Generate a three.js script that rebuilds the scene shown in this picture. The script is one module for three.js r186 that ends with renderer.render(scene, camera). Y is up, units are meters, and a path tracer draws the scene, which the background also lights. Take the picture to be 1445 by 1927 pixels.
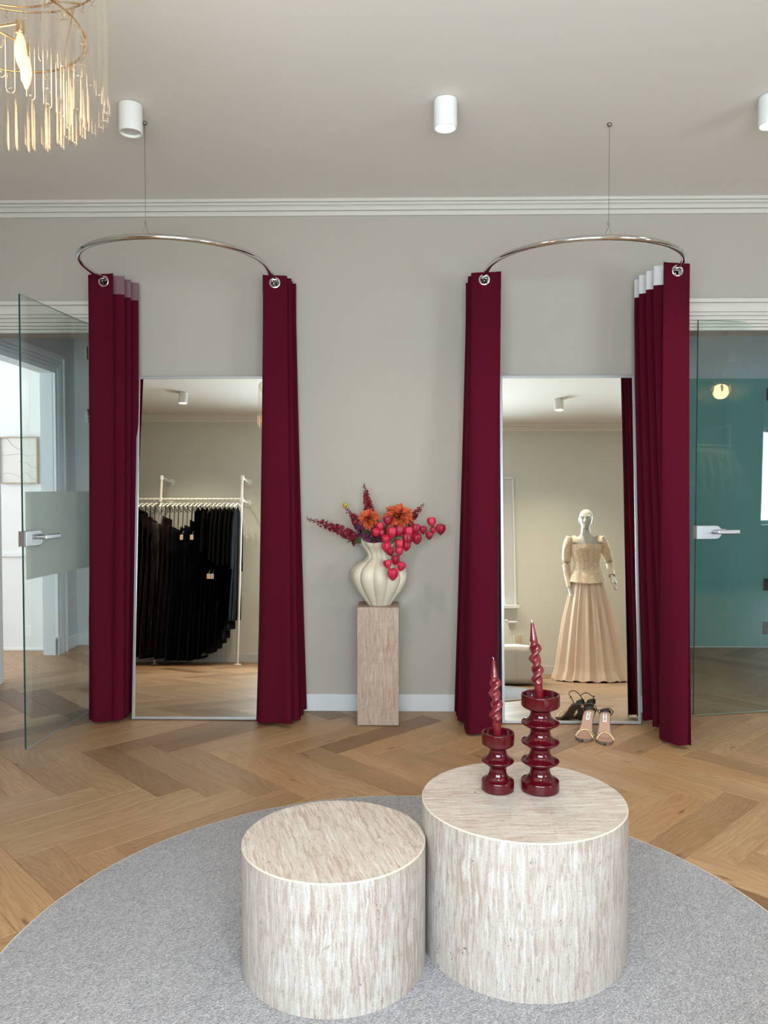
import * as THREE from 'three';
import { RoundedBoxGeometry } from 'three/addons/geometries/RoundedBoxGeometry.js';
import { mergeGeometries, mergeVertices, toCreasedNormals } from 'three/addons/utils/BufferGeometryUtils.js';
import { MarchingCubes } from 'three/addons/objects/MarchingCubes.js';
import { RectAreaLightUniformsLib } from 'three/addons/lights/RectAreaLightUniformsLib.js';

// ------------------------------------------------------------------ camera, sky, daylight, exposure
const scene = new THREE.Scene();
const renderer = new THREE.WebGLRenderer({ antialias: true });
renderer.toneMapping = THREE.LinearToneMapping;
renderer.toneMappingExposure = 0.87;
renderer.shadowMap.enabled = true;
const camera = new THREE.PerspectiveCamera(2 * Math.atan(963.5 / 1450) * 180 / Math.PI, 1445 / 1927, 0.05, 100);
camera.position.set(0, 1.3, 4.47);
camera.rotation.order = 'YXZ';
camera.rotation.y = THREE.MathUtils.degToRad(1.0);
camera.rotation.x = THREE.MathUtils.degToRad(-1.75);
scene.add(camera);

const SKY = 17;
scene.background = new THREE.Color().setRGB(0.75, 0.885, 1.0);
scene.backgroundIntensity = SKY * 0.5;
RectAreaLightUniformsLib.init();
const CEIL = 2.95, REAR = 4.88, LEFT = -3.3, RIGHT = 8.8;
const WIN = [[-1.40, 1.24], [3.3, 4.8], [7.35, 8.55]];   // daylight windows in the rear wall (x from, x to)
const WY0 = 0.79, WY1 = 2.16;
for (const [a, b] of WIN) {
  const l = new THREE.RectAreaLight(new THREE.Color().setRGB(0.75, 0.885, 1.0), SKY, b - a - 0.1, WY1 - WY0 - 0.1);
  l.position.set((a + b) / 2, (WY0 + WY1) / 2, REAR + 0.2); l.name = 'window_daylight';
  scene.add(l); l.lookAt((a + b) / 2, (WY0 + WY1) / 2, 0);
}
{ // window of the side room beyond the left doorway
  const l = new THREE.RectAreaLight(new THREE.Color().setRGB(0.9, 0.95, 1.0), SKY * 0.8, 1.1, 1.3);
  l.position.set(-5.32, 1.5, -0.6); l.name = 'side_room_daylight'; scene.add(l); l.lookAt(0, 1.5, -0.6);
}

// ------------------------------------------------------------------ helpers
let seed = 7;
const rnd = () => { seed = (seed + 0x6D2B79F5) | 0; let t = Math.imul(seed ^ (seed >>> 15), 1 | seed); t = (t + Math.imul(t ^ (t >>> 7), 61 | t)) ^ t; return ((t ^ (t >>> 14)) >>> 0) / 4294967296; };
const rr = (a, b) => a + (b - a) * rnd();
const lerp = (a, b, t) => a + (b - a) * t, clamp = (x, a = 0, b = 1) => Math.min(b, Math.max(a, x));
const sm = (a, b, x) => { const t = clamp((x - a) / (b - a)); return t * t * (3 - 2 * t); };
const V = (x, y, z) => new THREE.Vector3(x, y, z);
const lin = (r, g, b) => new THREE.Color().setRGB(r, g, b);
const taken = {};
function numbered(name) { const n = taken[name] = (taken[name] ?? -1) + 1; return n ? name + '_' + String(n).padStart(3, '0') : name; }
function shadows(o) { o.traverse((m) => { if (m.isMesh) { m.castShadow = true; m.receiveShadow = true; } }); return o; }
function thing(name, label, category, [x, y, z] = [0, 0, 0], turn = 0, group) {
  const o = new THREE.Group(); o.name = numbered(name); o.position.set(x, y, z); o.rotation.y = turn;
  o.userData = { label, category }; if (group) o.userData.group = group;
  scene.add(o); return o;
}
function part(parent, name, geo, mat, label) {
  const m = new THREE.Mesh(geo, mat); m.name = name; m.castShadow = m.receiveShadow = true;
  if (label) m.userData.label = label;
  parent.add(m); return m;
}
function single(name, geo, mat, label, category, group) {
  const m = part(scene, numbered(name), geo, mat, label); m.userData.category = category; if (group) m.userData.group = group; return m;
}
function structure(name, geo, mat, label, parent = scene) {
  const m = part(parent, name, geo, mat, label); m.userData.kind = 'structure'; return m;
}
function structGroup(name, label) { const o = new THREE.Group(); o.name = name; o.userData = { kind: 'structure', label }; scene.add(o); return o; }
function dup(root, [x, y, z], turn, label, group) {
  const r = root.clone(); r.name = numbered(root.name.replace(/_\d{3}$/, '')); r.userData = { ...root.userData };
  r.position.set(x, y, z); r.rotation.y = turn; if (label) r.userData.label = label; if (group) r.userData.group = group;
  scene.add(r); return r;
}
const merge = (list) => mergeGeometries(list.map((g) => { const h = g.index ? g.toNonIndexed() : g; for (const k of Object.keys(h.attributes)) if (!['position', 'normal', 'uv'].includes(k)) h.deleteAttribute(k); return h; }), false);
function box(x0, x1, y0, y1, z0, z1) { const g = new THREE.BoxGeometry(x1 - x0, y1 - y0, z1 - z0); g.translate((x0 + x1) / 2, (y0 + y1) / 2, (z0 + z1) / 2); return boxUV(g); }
function rbox(x0, x1, y0, y1, z0, z1, r = 0.004, s = 2) { const g = new RoundedBoxGeometry(x1 - x0, y1 - y0, z1 - z0, s, r); g.translate((x0 + x1) / 2, (y0 + y1) / 2, (z0 + z1) / 2); return boxUV(g); }
function boxUV(g) { // uv in metres by the dominant axis of the normal
  const p = g.attributes.position, n = g.attributes.normal, uv = new Float32Array(p.count * 2);
  for (let i = 0; i < p.count; i++) {
    const ax = Math.abs(n.getX(i)), ay = Math.abs(n.getY(i)), az = Math.abs(n.getZ(i));
    const [u, v] = ay > ax && ay > az ? [p.getX(i), p.getZ(i)] : ax > az ? [p.getZ(i), p.getY(i)] : [p.getX(i), p.getY(i)];
    uv[2 * i] = u; uv[2 * i + 1] = v;
  }
  g.setAttribute('uv', new THREE.BufferAttribute(uv, 2)); return g;
}
function tube(points, r, seg = 24, rad = 8, closed = false) {
  const c = new THREE.CatmullRomCurve3(points.map((p) => p.isVector3 ? p : V(...p)), closed, 'centripetal');
  return new THREE.TubeGeometry(c, seg, r, rad, closed);
}
function rod(a, b, r, rad = 12, r2 = r) { // straight capped rod
  const A = V(...a), B = V(...b), d = B.clone().sub(A), g = new THREE.CylinderGeometry(r2, r, d.length(), rad);
  g.applyQuaternion(new THREE.Quaternion().setFromUnitVectors(V(0, 1, 0), d.clone().normalize())); g.translate(...A.add(B).multiplyScalar(0.5).toArray()); return g;
}
const lathe = (pts, seg = 48) => new THREE.LatheGeometry(pts.map(([r, y]) => new THREE.Vector2(Math.max(r, 1e-5), y)), seg);
function surf(fn, nu, nv, { skip, uv = true } = {}) { // fn(u, v) -> Vector3; grid surface
  const pos = [], uvs = [], idx = [];
  for (let j = 0; j <= nv; j++) for (let i = 0; i <= nu; i++) { const p = fn(i / nu, j / nv); pos.push(p.x, p.y, p.z); uvs.push(p.u ?? i / nu, p.v ?? j / nv); }
  for (let j = 0; j < nv; j++) for (let i = 0; i < nu; i++) {
    if (skip && skip(i, j)) continue;
    const a = j * (nu + 1) + i, b = a + 1, c = a + nu + 1, d = c + 1; idx.push(a, b, d, a, d, c);
  }
  const g = new THREE.BufferGeometry(); g.setAttribute('position', new THREE.Float32BufferAttribute(pos, 3));
  if (uv) g.setAttribute('uv', new THREE.Float32BufferAttribute(uvs, 2)); g.setIndex(idx); g.computeVertexNormals(); return g;
}
function closedSurf(fn, nu, nv, opt) { // like surf, seam normals welded along u
  const g = surf(fn, nu, nv, opt), n = g.attributes.normal;
  for (let j = 0; j <= nv; j++) { const a = j * (nu + 1), b = a + nu; const s = V(n.getX(a) + n.getX(b), n.getY(a) + n.getY(b), n.getZ(a) + n.getZ(b)).normalize(); n.setXYZ(a, s.x, s.y, s.z); n.setXYZ(b, s.x, s.y, s.z); }
  return g;
}
const M4 = (pos, rot = [0, 0, 0], sc = [1, 1, 1]) => new THREE.Matrix4().compose(V(...pos), new THREE.Quaternion().setFromEuler(new THREE.Euler(...rot)), V(...(Array.isArray(sc) ? sc : [sc, sc, sc])));

// value noise; pass the periods (in cells) to make it tile
function makeNoise(n, s) {
  const a = new Float32Array(n * n); let q = s * 7919 + 13; for (let i = 0; i < n * n; i++) { q = (Math.imul(q, 1664525) + 1013904223) >>> 0; a[i] = q / 4294967296; }
  return (x, y, px = n, py = n) => { const xi = Math.floor(x), yi = Math.floor(y), fx = x - xi, fy = y - yi, u = fx * fx * (3 - 2 * fx), v = fy * fy * (3 - 2 * fy);
    const m = (i, k) => ((i % k) + k) % k, x0 = m(xi, px) % n, x1 = m(xi + 1, px) % n, y0 = m(yi, py) % n, y1 = m(yi + 1, py) % n;
    return lerp(lerp(a[y0 * n + x0], a[y0 * n + x1], u), lerp(a[y1 * n + x0], a[y1 * n + x1], u), v); };
}
const N1 = makeNoise(256, 1), N2 = makeNoise(256, 2), N3 = makeNoise(256, 3);
function dataTex(w, h, fn, { srgb = true, repeat = [1, 1] } = {}) {
  const d = new Uint8Array(w * h * 4);
  for (let y = 0; y < h; y++) for (let x = 0; x < w; x++) { const c = fn(x / w, y / h, x, y), i = 4 * (y * w + x); if (typeof c === 'number') d[i] = d[i + 1] = d[i + 2] = clamp(c) * 255; else { d[i] = clamp(c[0]) * 255; d[i + 1] = clamp(c[1]) * 255; d[i + 2] = clamp(c[2]) * 255; } d[i + 3] = 255; }
  const t = new THREE.DataTexture(d, w, h, THREE.RGBAFormat); t.wrapS = t.wrapT = THREE.RepeatWrapping; t.magFilter = THREE.LinearFilter; t.minFilter = THREE.LinearMipmapLinearFilter; t.generateMipmaps = true;
  t.repeat.set(...repeat); if (srgb) t.colorSpace = THREE.SRGBColorSpace; t.needsUpdate = true; return t;
}
const mix3 = (a, b, t) => [lerp(a[0], b[0], t), lerp(a[1], b[1], t), lerp(a[2], b[2], t)];

// ------------------------------------------------------------------ textures
// oak: grain runs along u; the texture covers 2.56 m x 0.64 m
const oakTex = dataTex(2048, 512, (u, v) => {
  const n = (N, cx, cy) => N(u * cx, v * cy, cx, cy);
  const warp = (n(N1, 8, 6) - 0.5) * 5 + (n(N2, 16, 14) - 0.5) * 1.6;
  const rings = 0.5 + 0.5 * Math.sin((v * 22 + warp) * Math.PI * 2);
  const fine = n(N1, 24, 250), fine2 = n(N3, 60, 256), broad = n(N2, 7, 8), pore = Math.pow(n(N3, 90, 240), 5);
  let c = mix3([0.80, 0.68, 0.535], [0.66, 0.515, 0.375], clamp(0.30 * rings * rings + 0.34 * fine + 0.2 * fine2 + 0.42 * broad - 0.16));
  c = mix3(c, [0.50, 0.37, 0.26], 0.45 * pore);
  for (const [kx, ky, kr] of [[0.13, 0.22, 0.0042], [0.37, 0.71, 0.005], [0.58, 0.37, 0.0038], [0.81, 0.86, 0.0046], [0.92, 0.13, 0.004]]) {
    const dx = (u - kx) * 1.0, dy = (v - ky) * 0.64, d = Math.hypot(dx, dy * 1.4) + 0.004 * (n(N1, 200, 120) - 0.5);
    if (d < kr * 4) c = mix3(c, [0.38, 0.26, 0.17], 0.6 * (1 - sm(kr * 0.5, kr * 4, d)));
  }
  return c;
});
oakTex.repeat.set(1 / 2.56, 1 / 0.64);
// travertine: veins run along v; covers 0.6 m x 0.6 m
const travTex = dataTex(1024, 1024, (u, v) => {
  const n = (N, cx, cy) => N(u * cx, v * cy, cx, cy);
  const w = (n(N1, 10, 9) - 0.5) * 0.9 + (n(N2, 40, 60) - 0.5) * 0.45 + (n(N3, 110, 200) - 0.5) * 0.3;
  const s = (N, cx, cy, k) => N(u * cx + w * k, v * cy, cx, cy);
  const a = s(N1, 96, 6, 1.2), b = s(N2, 200, 14, 1.8), c = s(N3, 150, 10, 1.6), d = s(N1, 256, 26, 2), e = n(N2, 9, 4), m = n(N3, 250, 250);
  let col = mix3([0.800, 0.745, 0.695], [0.885, 0.86, 0.835], clamp(a * 0.6 + b * 0.7 - 0.15));
  col = mix3(col, [0.735, 0.650, 0.590], 0.75 * sm(0.52, 0.80, c * 0.60 + e * 0.40));
  col = mix3(col, [0.69, 0.615, 0.56], 0.55 * sm(0.60, 0.9, d));
  col = mix3(col, [0.94, 0.93, 0.915], 0.6 * sm(0.62, 0.88, s(N2, 130, 9, 1.6)));
  col = mix3(col, [col[0] * 0.92, col[1] * 0.91, col[2] * 0.90], m * 0.9);
  const pit = n(N2, 220, 130) * 0.62 + n(N1, 24, 20) * 0.5;
  if (pit > 0.95) col = mix3(col, [0.48, 0.41, 0.35], clamp((pit - 0.95) * 16));
  return col;
});
travTex.repeat.set(1 / 0.6, 1 / 0.6);
// heathered wool: short slanted strokes; covers 0.5 m
const rugTex = dataTex(1024, 1024, (u, v) => {
  const U = u + v * 0, n = (N, cx, cy, o = 0) => N(U * cx + o, v * cy, cx, cy);
  const sl = (k, cx, cy) => N2((u * cx + k * v * cy), v * cy, cx, cy);
  const q = clamp(0.42 * sl(1, 120, 60) + 0.34 * n(N1, 180, 180) + 0.30 * n(N3, 250, 250) + 0.05 * n(N1, 12, 12) - 0.04);
  return mix3([0.46, 0.47, 0.50], [0.89, 0.89, 0.90], q);
});
rugTex.repeat.set(1 / 0.34, 1 / 0.34);
const rugBump = dataTex(512, 512, (u, v) => 0.5 * N2(u * 80 + v * 80, v * 80, 80, 80) + 0.5 * N3(u * 160, v * 160, 160, 160), { srgb: false });
rugBump.repeat.set(1 / 0.25, 1 / 0.25);
const fineBump = dataTex(256, 256, (u, v) => 0.6 * N1(u * 128, v * 128, 128, 128) + 0.4 * N2(u * 48, v * 48, 48, 48), { srgb: false });
const clothBump = fineBump.clone(); clothBump.repeat.set(1 / 0.09, 1 / 0.09); clothBump.needsUpdate = true;
const plasterBump = fineBump.clone(); plasterBump.repeat.set(1 / 0.35, 1 / 0.35); plasterBump.needsUpdate = true;
const boucleBump = fineBump.clone(); boucleBump.repeat.set(1 / 0.3, 1 / 0.3); boucleBump.needsUpdate = true;
const ceramicTex = dataTex(256, 256, (u, v) => { const q = N1(u * 256, v * 256) * 0.5 + N2(u * 64, v * 64) * 0.5; return mix3([0.87, 0.835, 0.77], [0.93, 0.90, 0.845], q); });
const laceTex = dataTex(512, 512, (u, v) => {
  const a = Math.abs(N1(u * 64, v * 64) - 0.5) * 2, b = Math.abs(N2(u * 32, v * 32) - 0.5) * 2, k = N3(u * 128, v * 128);
  const t = (a < 0.22 || b < 0.18) ? 1 : k > 0.86 ? 0.9 : 0.12; return mix3([0.85, 0.73, 0.60], [0.96, 0.91, 0.83], t);
});
const sequinTex = dataTex(256, 256, (u, v) => { const k = N1(u * 256, v * 256); return k > 0.93 ? [0.75, 0.6, 0.55] : [0.075, 0.045, 0.05]; });

// ------------------------------------------------------------------ materials
const mat = (o) => new THREE.MeshStandardMaterial({ roughness: 0.6, ...o });
const phys = (o) => new THREE.MeshPhysicalMaterial({ roughness: 0.5, ...o });
const M = {
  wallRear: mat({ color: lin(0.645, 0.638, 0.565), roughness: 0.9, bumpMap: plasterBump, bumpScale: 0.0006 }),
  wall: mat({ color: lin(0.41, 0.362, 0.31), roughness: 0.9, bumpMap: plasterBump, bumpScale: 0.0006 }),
  ceiling: mat({ color: lin(0.72, 0.675, 0.615), roughness: 0.92 }),
  trim: mat({ color: lin(0.60, 0.55, 0.485), roughness: 0.45 }),
  baseboard: mat({ color: lin(0.60, 0.60, 0.60), roughness: 0.45 }),
  white: mat({ color: lin(0.78, 0.78, 0.77), roughness: 0.5 }),
  corridor: mat({ color: lin(0.64, 0.68, 0.70), roughness: 0.85 }),
  corridorTrim: mat({ color: lin(0.74, 0.78, 0.81), roughness: 0.4 }),
  sideRoom: mat({ color: lin(0.78, 0.78, 0.76), roughness: 0.85 }),
  oak: mat({ map: oakTex, color: lin(0.70, 0.66, 0.625), vertexColors: true, roughness: 0.42 }),
  slab: mat({ color: lin(0.12, 0.09, 0.06), roughness: 0.9 }),
  trav: mat({ map: travTex, color: lin(0.68, 0.675, 0.69), roughness: 0.5 }),
  travWarm: mat({ map: travTex, color: lin(0.62, 0.50, 0.42), roughness: 0.55 }),
  trimRear: mat({ color: lin(0.80, 0.775, 0.69), roughness: 0.45 }),
  travEdge: mat({ color: lin(0.52, 0.46, 0.39), roughness: 0.5 }),
  rug: mat({ map: rugTex, color: lin(0.68, 0.665, 0.68), roughness: 1, bumpMap: rugBump, bumpScale: 0.004 }),
  rugEdge: mat({ color: lin(0.60, 0.57, 0.53), roughness: 1 }),
  curtain: phys({ color: lin(0.074, 0.0022, 0.0110), roughness: 0.95, specularIntensity: 0.25, bumpMap: clothBump, bumpScale: 0.0004 }),
  tapeMauve: mat({ color: lin(0.17, 0.085, 0.10), roughness: 0.8 }),
  tapeGrey: mat({ color: lin(0.62, 0.60, 0.60), roughness: 0.8 }),
  chrome: mat({ color: lin(0.72, 0.72, 0.72), metalness: 1, roughness: 0.12 }),
  steel: mat({ color: lin(0.50, 0.50, 0.51), metalness: 1, roughness: 0.38 }),
  alu: mat({ color: lin(0.46, 0.455, 0.46), metalness: 0.6, roughness: 0.35 }),
  mirror: mat({ color: lin(0.95, 0.96, 0.93), metalness: 1, roughness: 0.0 }),
  backing: mat({ color: lin(0.2, 0.18, 0.16), roughness: 0.8 }),
  pane: phys({ color: lin(0.93, 0.967, 0.955), roughness: 0.0, transmission: 1, thickness: 0, ior: 1.5 }),
  windowPane: phys({ color: lin(0.97, 0.99, 0.98), roughness: 0.0, transmission: 1, thickness: 0, ior: 1.5 }),
  glassEdge: mat({ color: lin(0.012, 0.06, 0.05), roughness: 0.15 }),
  glassEdgeLight: mat({ color: lin(0.22, 0.32, 0.28), roughness: 0.15 }),
  frost: phys({ color: lin(0.86, 0.88, 0.87), roughness: 0.9, transmission: 0.5, thickness: 0, ior: 1.45 }),
  teal: phys({ color: lin(0.21, 0.44, 0.41), roughness: 0.3 }),
  darkHinge: mat({ color: lin(0.08, 0.08, 0.09), metalness: 0.6, roughness: 0.4 }),
  lampWhite: mat({ color: lin(0.80, 0.79, 0.76), roughness: 0.45 }),
  glow: mat({ color: lin(0.9, 0.85, 0.7), emissive: lin(1, 0.90, 0.72), emissiveIntensity: 4 }),
  glowOff: mat({ color: lin(0.62, 0.58, 0.52), roughness: 0.6 }),
  bulb: mat({ color: lin(0.9, 0.6, 0.3), emissive: lin(1, 0.52, 0.17), emissiveIntensity: 2.6 }),
  brass: mat({ color: lin(0.55, 0.36, 0.16), metalness: 1, roughness: 0.25 }),
  tubeGlass: phys({ color: lin(0.98, 0.97, 0.95), roughness: 0.02, transmission: 1, thickness: 0, ior: 1.5 }),
  ceramicRed: phys({ color: lin(0.060, 0.0018, 0.0055), roughness: 0.10 }),
  candle: phys({ color: lin(0.13, 0.0055, 0.012), roughness: 0.22, clearcoat: 0.5, clearcoatRoughness: 0.15 }),
  vase: mat({ map: ceramicTex, color: lin(0.80, 0.765, 0.70), roughness: 0.55 }),
  leather: mat({ color: lin(0.17, 0.13, 0.11), roughness: 0.5 }),
  darkLeather: mat({ color: lin(0.035, 0.03, 0.022), roughness: 0.5 }),
  insole: mat({ color: lin(0.46, 0.27, 0.19), roughness: 0.55 }),
  gold: mat({ color: lin(0.72, 0.55, 0.34), metalness: 0.9, roughness: 0.28 }),
  boucle: mat({ color: lin(0.66, 0.63, 0.56), roughness: 1, bumpMap: boucleBump, bumpScale: 0.004 }),
  pot: mat({ color: lin(0.60, 0.52, 0.36), roughness: 0.7 }),
  black: phys({ color: lin(0.0035, 0.0035, 0.0045), roughness: 0.95, specularIntensity: 0.2 }),
  navy: phys({ color: lin(0.004, 0.006, 0.014), roughness: 0.9, specularIntensity: 0.3 }),
  brown: phys({ color: lin(0.014, 0.006, 0.007), roughness: 0.85, specularIntensity: 0.3 }),
  sequin: mat({ map: sequinTex, roughness: 0.3, metalness: 0.2 }),
  paleGown: mat({ color: lin(0.50, 0.47, 0.38), roughness: 0.9 }),
  drape: mat({ color: lin(0.48, 0.49, 0.44), roughness: 0.95 }),
  tag: mat({ color: lin(0.74, 0.58, 0.40), roughness: 0.7 }),
  tagLilac: mat({ color: lin(0.55, 0.48, 0.60), roughness: 0.7 }),
  hanger: mat({ color: lin(0.78, 0.76, 0.71), roughness: 0.4 }),
  rackWhite: mat({ color: lin(0.78, 0.77, 0.72), roughness: 0.4 }),
  skin: mat({ color: lin(0.60, 0.60, 0.55), roughness: 0.35 }),
  lace: mat({ map: laceTex, roughness: 0.8 }),
  chiffon: mat({ color: lin(0.85, 0.69, 0.56), roughness: 0.85 }),
  orange: mat({ color: lin(0.50, 0.075, 0.018), roughness: 0.7 }),
  orange2: mat({ color: lin(0.34, 0.035, 0.016), roughness: 0.7 }),
  crimson: mat({ color: lin(0.19, 0.004, 0.016), roughness: 0.7 }),
  plum: mat({ color: lin(0.11, 0.012, 0.05), roughness: 0.75 }),
  pinkred: mat({ color: lin(0.50, 0.012, 0.048), roughness: 0.5 }),
  pinkred2: mat({ color: lin(0.29, 0.006, 0.028), roughness: 0.5 }),
  bud: mat({ color: lin(0.42, 0.30, 0.03), roughness: 0.6 }),
  leaf: mat({ color: lin(0.055, 0.075, 0.025), roughness: 0.6 }),
  stem: mat({ color: lin(0.09, 0.055, 0.03), roughness: 0.7 }),
  wire: mat({ color: lin(0.28, 0.27, 0.25), metalness: 0.8, roughness: 0.4 }),
  woodFrame: mat({ color: lin(0.46, 0.35, 0.25), roughness: 0.6 }),
  canvas: mat({ color: lin(0.72, 0.70, 0.65), roughness: 0.9 }),
  canvasLine: mat({ color: lin(0.56, 0.52, 0.46), roughness: 0.9 }),
};
// ---- end of part 1 ----
// ------------------------------------------------------------------ floor: herringbone oak planks
{
  const floor = structGroup('floor', 'light oak herringbone plank floor');
  part(floor, 'subfloor', box(-5.5, RIGHT + 0.2, -0.2, -0.010, -3.0, REAR + 0.3), M.slab);
  const w = 0.1485, L = 0.772, n = L / w, r2 = Math.SQRT1_2, X0 = 0.02, Z0 = 0.63;
  const plankGeo = (uo, vo, tint, len = L) => { // chamfered plank, along local x, top at y = 0
    const g = 0.0004, c = 0.0013, a = len / 2 - g, b = w / 2 - g, pos = [], nor = [], uv = [], col = [];
    const quad = (p, nn) => { for (const k of [0, 1, 2, 0, 2, 3]) { pos.push(...p[k]); nor.push(...nn); uv.push(p[k][0] + uo, p[k][2] + vo); col.push(...tint); } };
    const y = 0, yc = -c * 0.8, yb = -0.012;
    const T = [[-a + c, y, b - c], [a - c, y, b - c], [a - c, y, -b + c], [-a + c, y, -b + c]], C = [[-a, yc, b], [a, yc, b], [a, yc, -b], [-a, yc, -b]], B = C.map(([x, , z]) => [x, yb, z]);
    quad(T, [0, 1, 0]);
    const dirs = [[0, 0, 1], [1, 0, 0], [0, 0, -1], [-1, 0, 0]];
    for (let k = 0; k < 4; k++) { const m = (k + 1) % 4, d = dirs[k]; quad([C[k], C[m], T[m], T[k]], [d[0] * r2, r2, d[2] * r2]); quad([B[k], B[m], C[m], C[k]], d); }
    const G = new THREE.BufferGeometry();
    G.setAttribute('position', new THREE.Float32BufferAttribute(pos, 3)); G.setAttribute('normal', new THREE.Float32BufferAttribute(nor, 3)); G.setAttribute('uv', new THREE.Float32BufferAttribute(uv, 2)); G.setAttribute('color', new THREE.Float32BufferAttribute(col, 3)); return G;
  };
  const tints = [[1.02, 1.02, 1.02], [0.92, 0.91, 0.89], [1.04, 1.0, 0.94], [0.82, 0.79, 0.75], [0.64, 0.585, 0.53], [0.98, 1.0, 1.01], [0.88, 0.845, 0.79], [0.56, 0.50, 0.44]];
  const pick = [0, 1, 2, 3, 5, 6, 0, 2, 4, 1, 5, 6, 3, 7, 0, 2];
  const variants = []; for (let k = 0; k < 48; k++) variants.push(plankGeo(rr(0, 2.5), rr(0, 0.6), tints[pick[k % 16]]));
  const list = [];
  const view = (x, z) => { const dz = camera.position.z - z; if (dz < 0.4) return 0; const px = Math.abs(x + 0.0175 * dz) / dz; return px < 0.56 && Math.hypot(x - 0.03, z - 2.405) > 0.9 ? 1 / dz : 0.02 / Math.max(1, Math.abs(x) + Math.abs(z - 2)); };
  for (let i = -45; i <= 75; i++) for (let b = -6; b <= 6; b++) for (const kind of [0, 1]) {
    const p = i + b * n + (kind ? 0.5 : n / 2), q = i - b * n + (kind ? 1 + n / 2 : 0.5);
    const x = X0 + (p + q) * r2 * w, z = Z0 + (q - p) * r2 * w;
    if (x < -5.2 || x > RIGHT - 0.1 || z < -2.6 || z > REAR - 0.05 || (z < -2.1 && x > -2.5) || (x < LEFT - 0.2 && z > 0.2) || (x > 3.3 && z < -0.3)) continue;
    list.push({ x, z, turn: kind ? -Math.PI / 4 : Math.PI / 4, s: view(x, z), v: Math.floor(rnd() * 48) });
  }
  list.sort((a, b) => b.s - a.s);
  list.slice(0, 298).forEach((e) => { const m = part(floor, 'plank', variants[e.v], M.oak); m.position.set(e.x, 0, e.z); m.rotation.y = e.turn; });
  const rest = mergeGeometries(list.slice(298).map((e) => variants[e.v].clone().applyMatrix4(M4([e.x, 0, e.z], [0, e.turn, 0]))), false);
  const f = part(floor, 'plank_field', rest, M.oak); f.userData.kind = 'stuff';
}

// ------------------------------------------------------------------ walls, ceiling, mouldings
const DL = [-2.53, -1.75], DR = [1.64, 2.42], DTOP = 2.2;
{
  const s = new THREE.Shape(); // main wall with two door openings, front face at z = 0
  s.moveTo(LEFT, 0); s.lineTo(DL[0], 0); s.lineTo(DL[0], DTOP); s.lineTo(DL[1], DTOP); s.lineTo(DL[1], 0); s.lineTo(DR[0], 0); s.lineTo(DR[0], DTOP); s.lineTo(DR[1], DTOP); s.lineTo(DR[1], 0);
  s.lineTo(RIGHT, 0); s.lineTo(RIGHT, CEIL); s.lineTo(LEFT, CEIL); s.closePath();
  const g = new THREE.ExtrudeGeometry(s, { depth: 0.14, bevelEnabled: false }); g.translate(0, 0, -0.14);
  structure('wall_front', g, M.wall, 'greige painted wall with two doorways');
  const s2 = new THREE.Shape(); // rear wall behind the camera, with windows
  s2.moveTo(LEFT, 0); s2.lineTo(RIGHT, 0); s2.lineTo(RIGHT, CEIL); s2.lineTo(LEFT, CEIL); s2.closePath();
  for (const [a, b] of WIN) { const h = new THREE.Path(); h.moveTo(a, WY0); h.lineTo(b, WY0); h.lineTo(b, WY1); h.lineTo(a, WY1); h.closePath(); s2.holes.push(h); }
  const g2 = new THREE.ExtrudeGeometry(s2, { depth: 0.25, bevelEnabled: false }); g2.translate(0, 0, REAR);
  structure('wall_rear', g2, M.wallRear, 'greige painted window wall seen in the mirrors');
  structure('wall_left', box(LEFT - 0.2, LEFT, 0, CEIL, 0, REAR), M.wall);
  structure('wall_right', box(RIGHT, RIGHT + 0.2, 0, CEIL, 0, REAR), M.wall);
  structure('ceiling', box(-5.5, RIGHT + 0.2, CEIL, CEIL + 0.2, -3.0, REAR + 0.25), M.ceiling, 'smooth warm white ceiling');
}
const crownSteps = [[2.862, 2.884, 0.014], [2.884, 2.889, 0.010], [2.889, 2.904, 0.026], [2.904, 2.915, 0.018], [2.915, 2.919, 0.022], [2.919, 2.932, 0.030], [2.932, 2.95, 0.046]];
structure('trim_1', merge(crownSteps.map(([a, b, d]) => rbox(LEFT, RIGHT, a, b, -0.002, d, 0.0015, 1))), M.trim, 'stepped crown moulding along the wall with the mirrors');
structure('trim_2', merge(crownSteps.map(([a, b, d]) => rbox(LEFT, RIGHT, a, b, REAR - d, REAR + 0.002, 0.0015, 1))), M.trimRear, 'stepped crown moulding reflected in the mirrors');
structure('trim_3', merge(crownSteps.map(([a, b, d]) => box(LEFT, LEFT + d, a, b, 0.05, REAR - 0.05)).concat(crownSteps.map(([a, b, d]) => box(RIGHT - d, RIGHT, a, b, 0.05, REAR - 0.05)))), M.trim);
const bb = (x0, x1, z0, z1) => rbox(x0, x1, 0, 0.1, z0, z1, 0.003, 1);
structure('baseboard_front', merge([bb(LEFT, DL[0] - 0.18, 0, 0.014), bb(DL[1] + 0.18, DR[0] - 0.18, 0, 0.014), bb(DR[1] + 0.18, RIGHT, 0, 0.014)]), M.baseboard, 'plain painted baseboard below the mirrors');
structure('baseboard_rear', bb(LEFT, RIGHT, REAR - 0.014, REAR), M.baseboard);
structure('baseboard_left', bb(LEFT, LEFT + 0.014, 0.02, REAR - 0.02), M.baseboard);
const casingSteps = [[0, 0.014, 0.022], [0.014, 0.020, 0.012], [0.020, 0.032, 0.026], [0.032, 0.038, 0.016], [0.038, 0.052, 0.030], [0.052, 0.058, 0.020], [0.058, 0.074, 0.032], [0.074, 0.082, 0.022], [0.082, 0.096, 0.034], [0.096, 0.103, 0.024], [0.103, 0.146, 0.034], [0.146, 0.154, 0.026], [0.154, 0.176, 0.044]];
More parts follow.
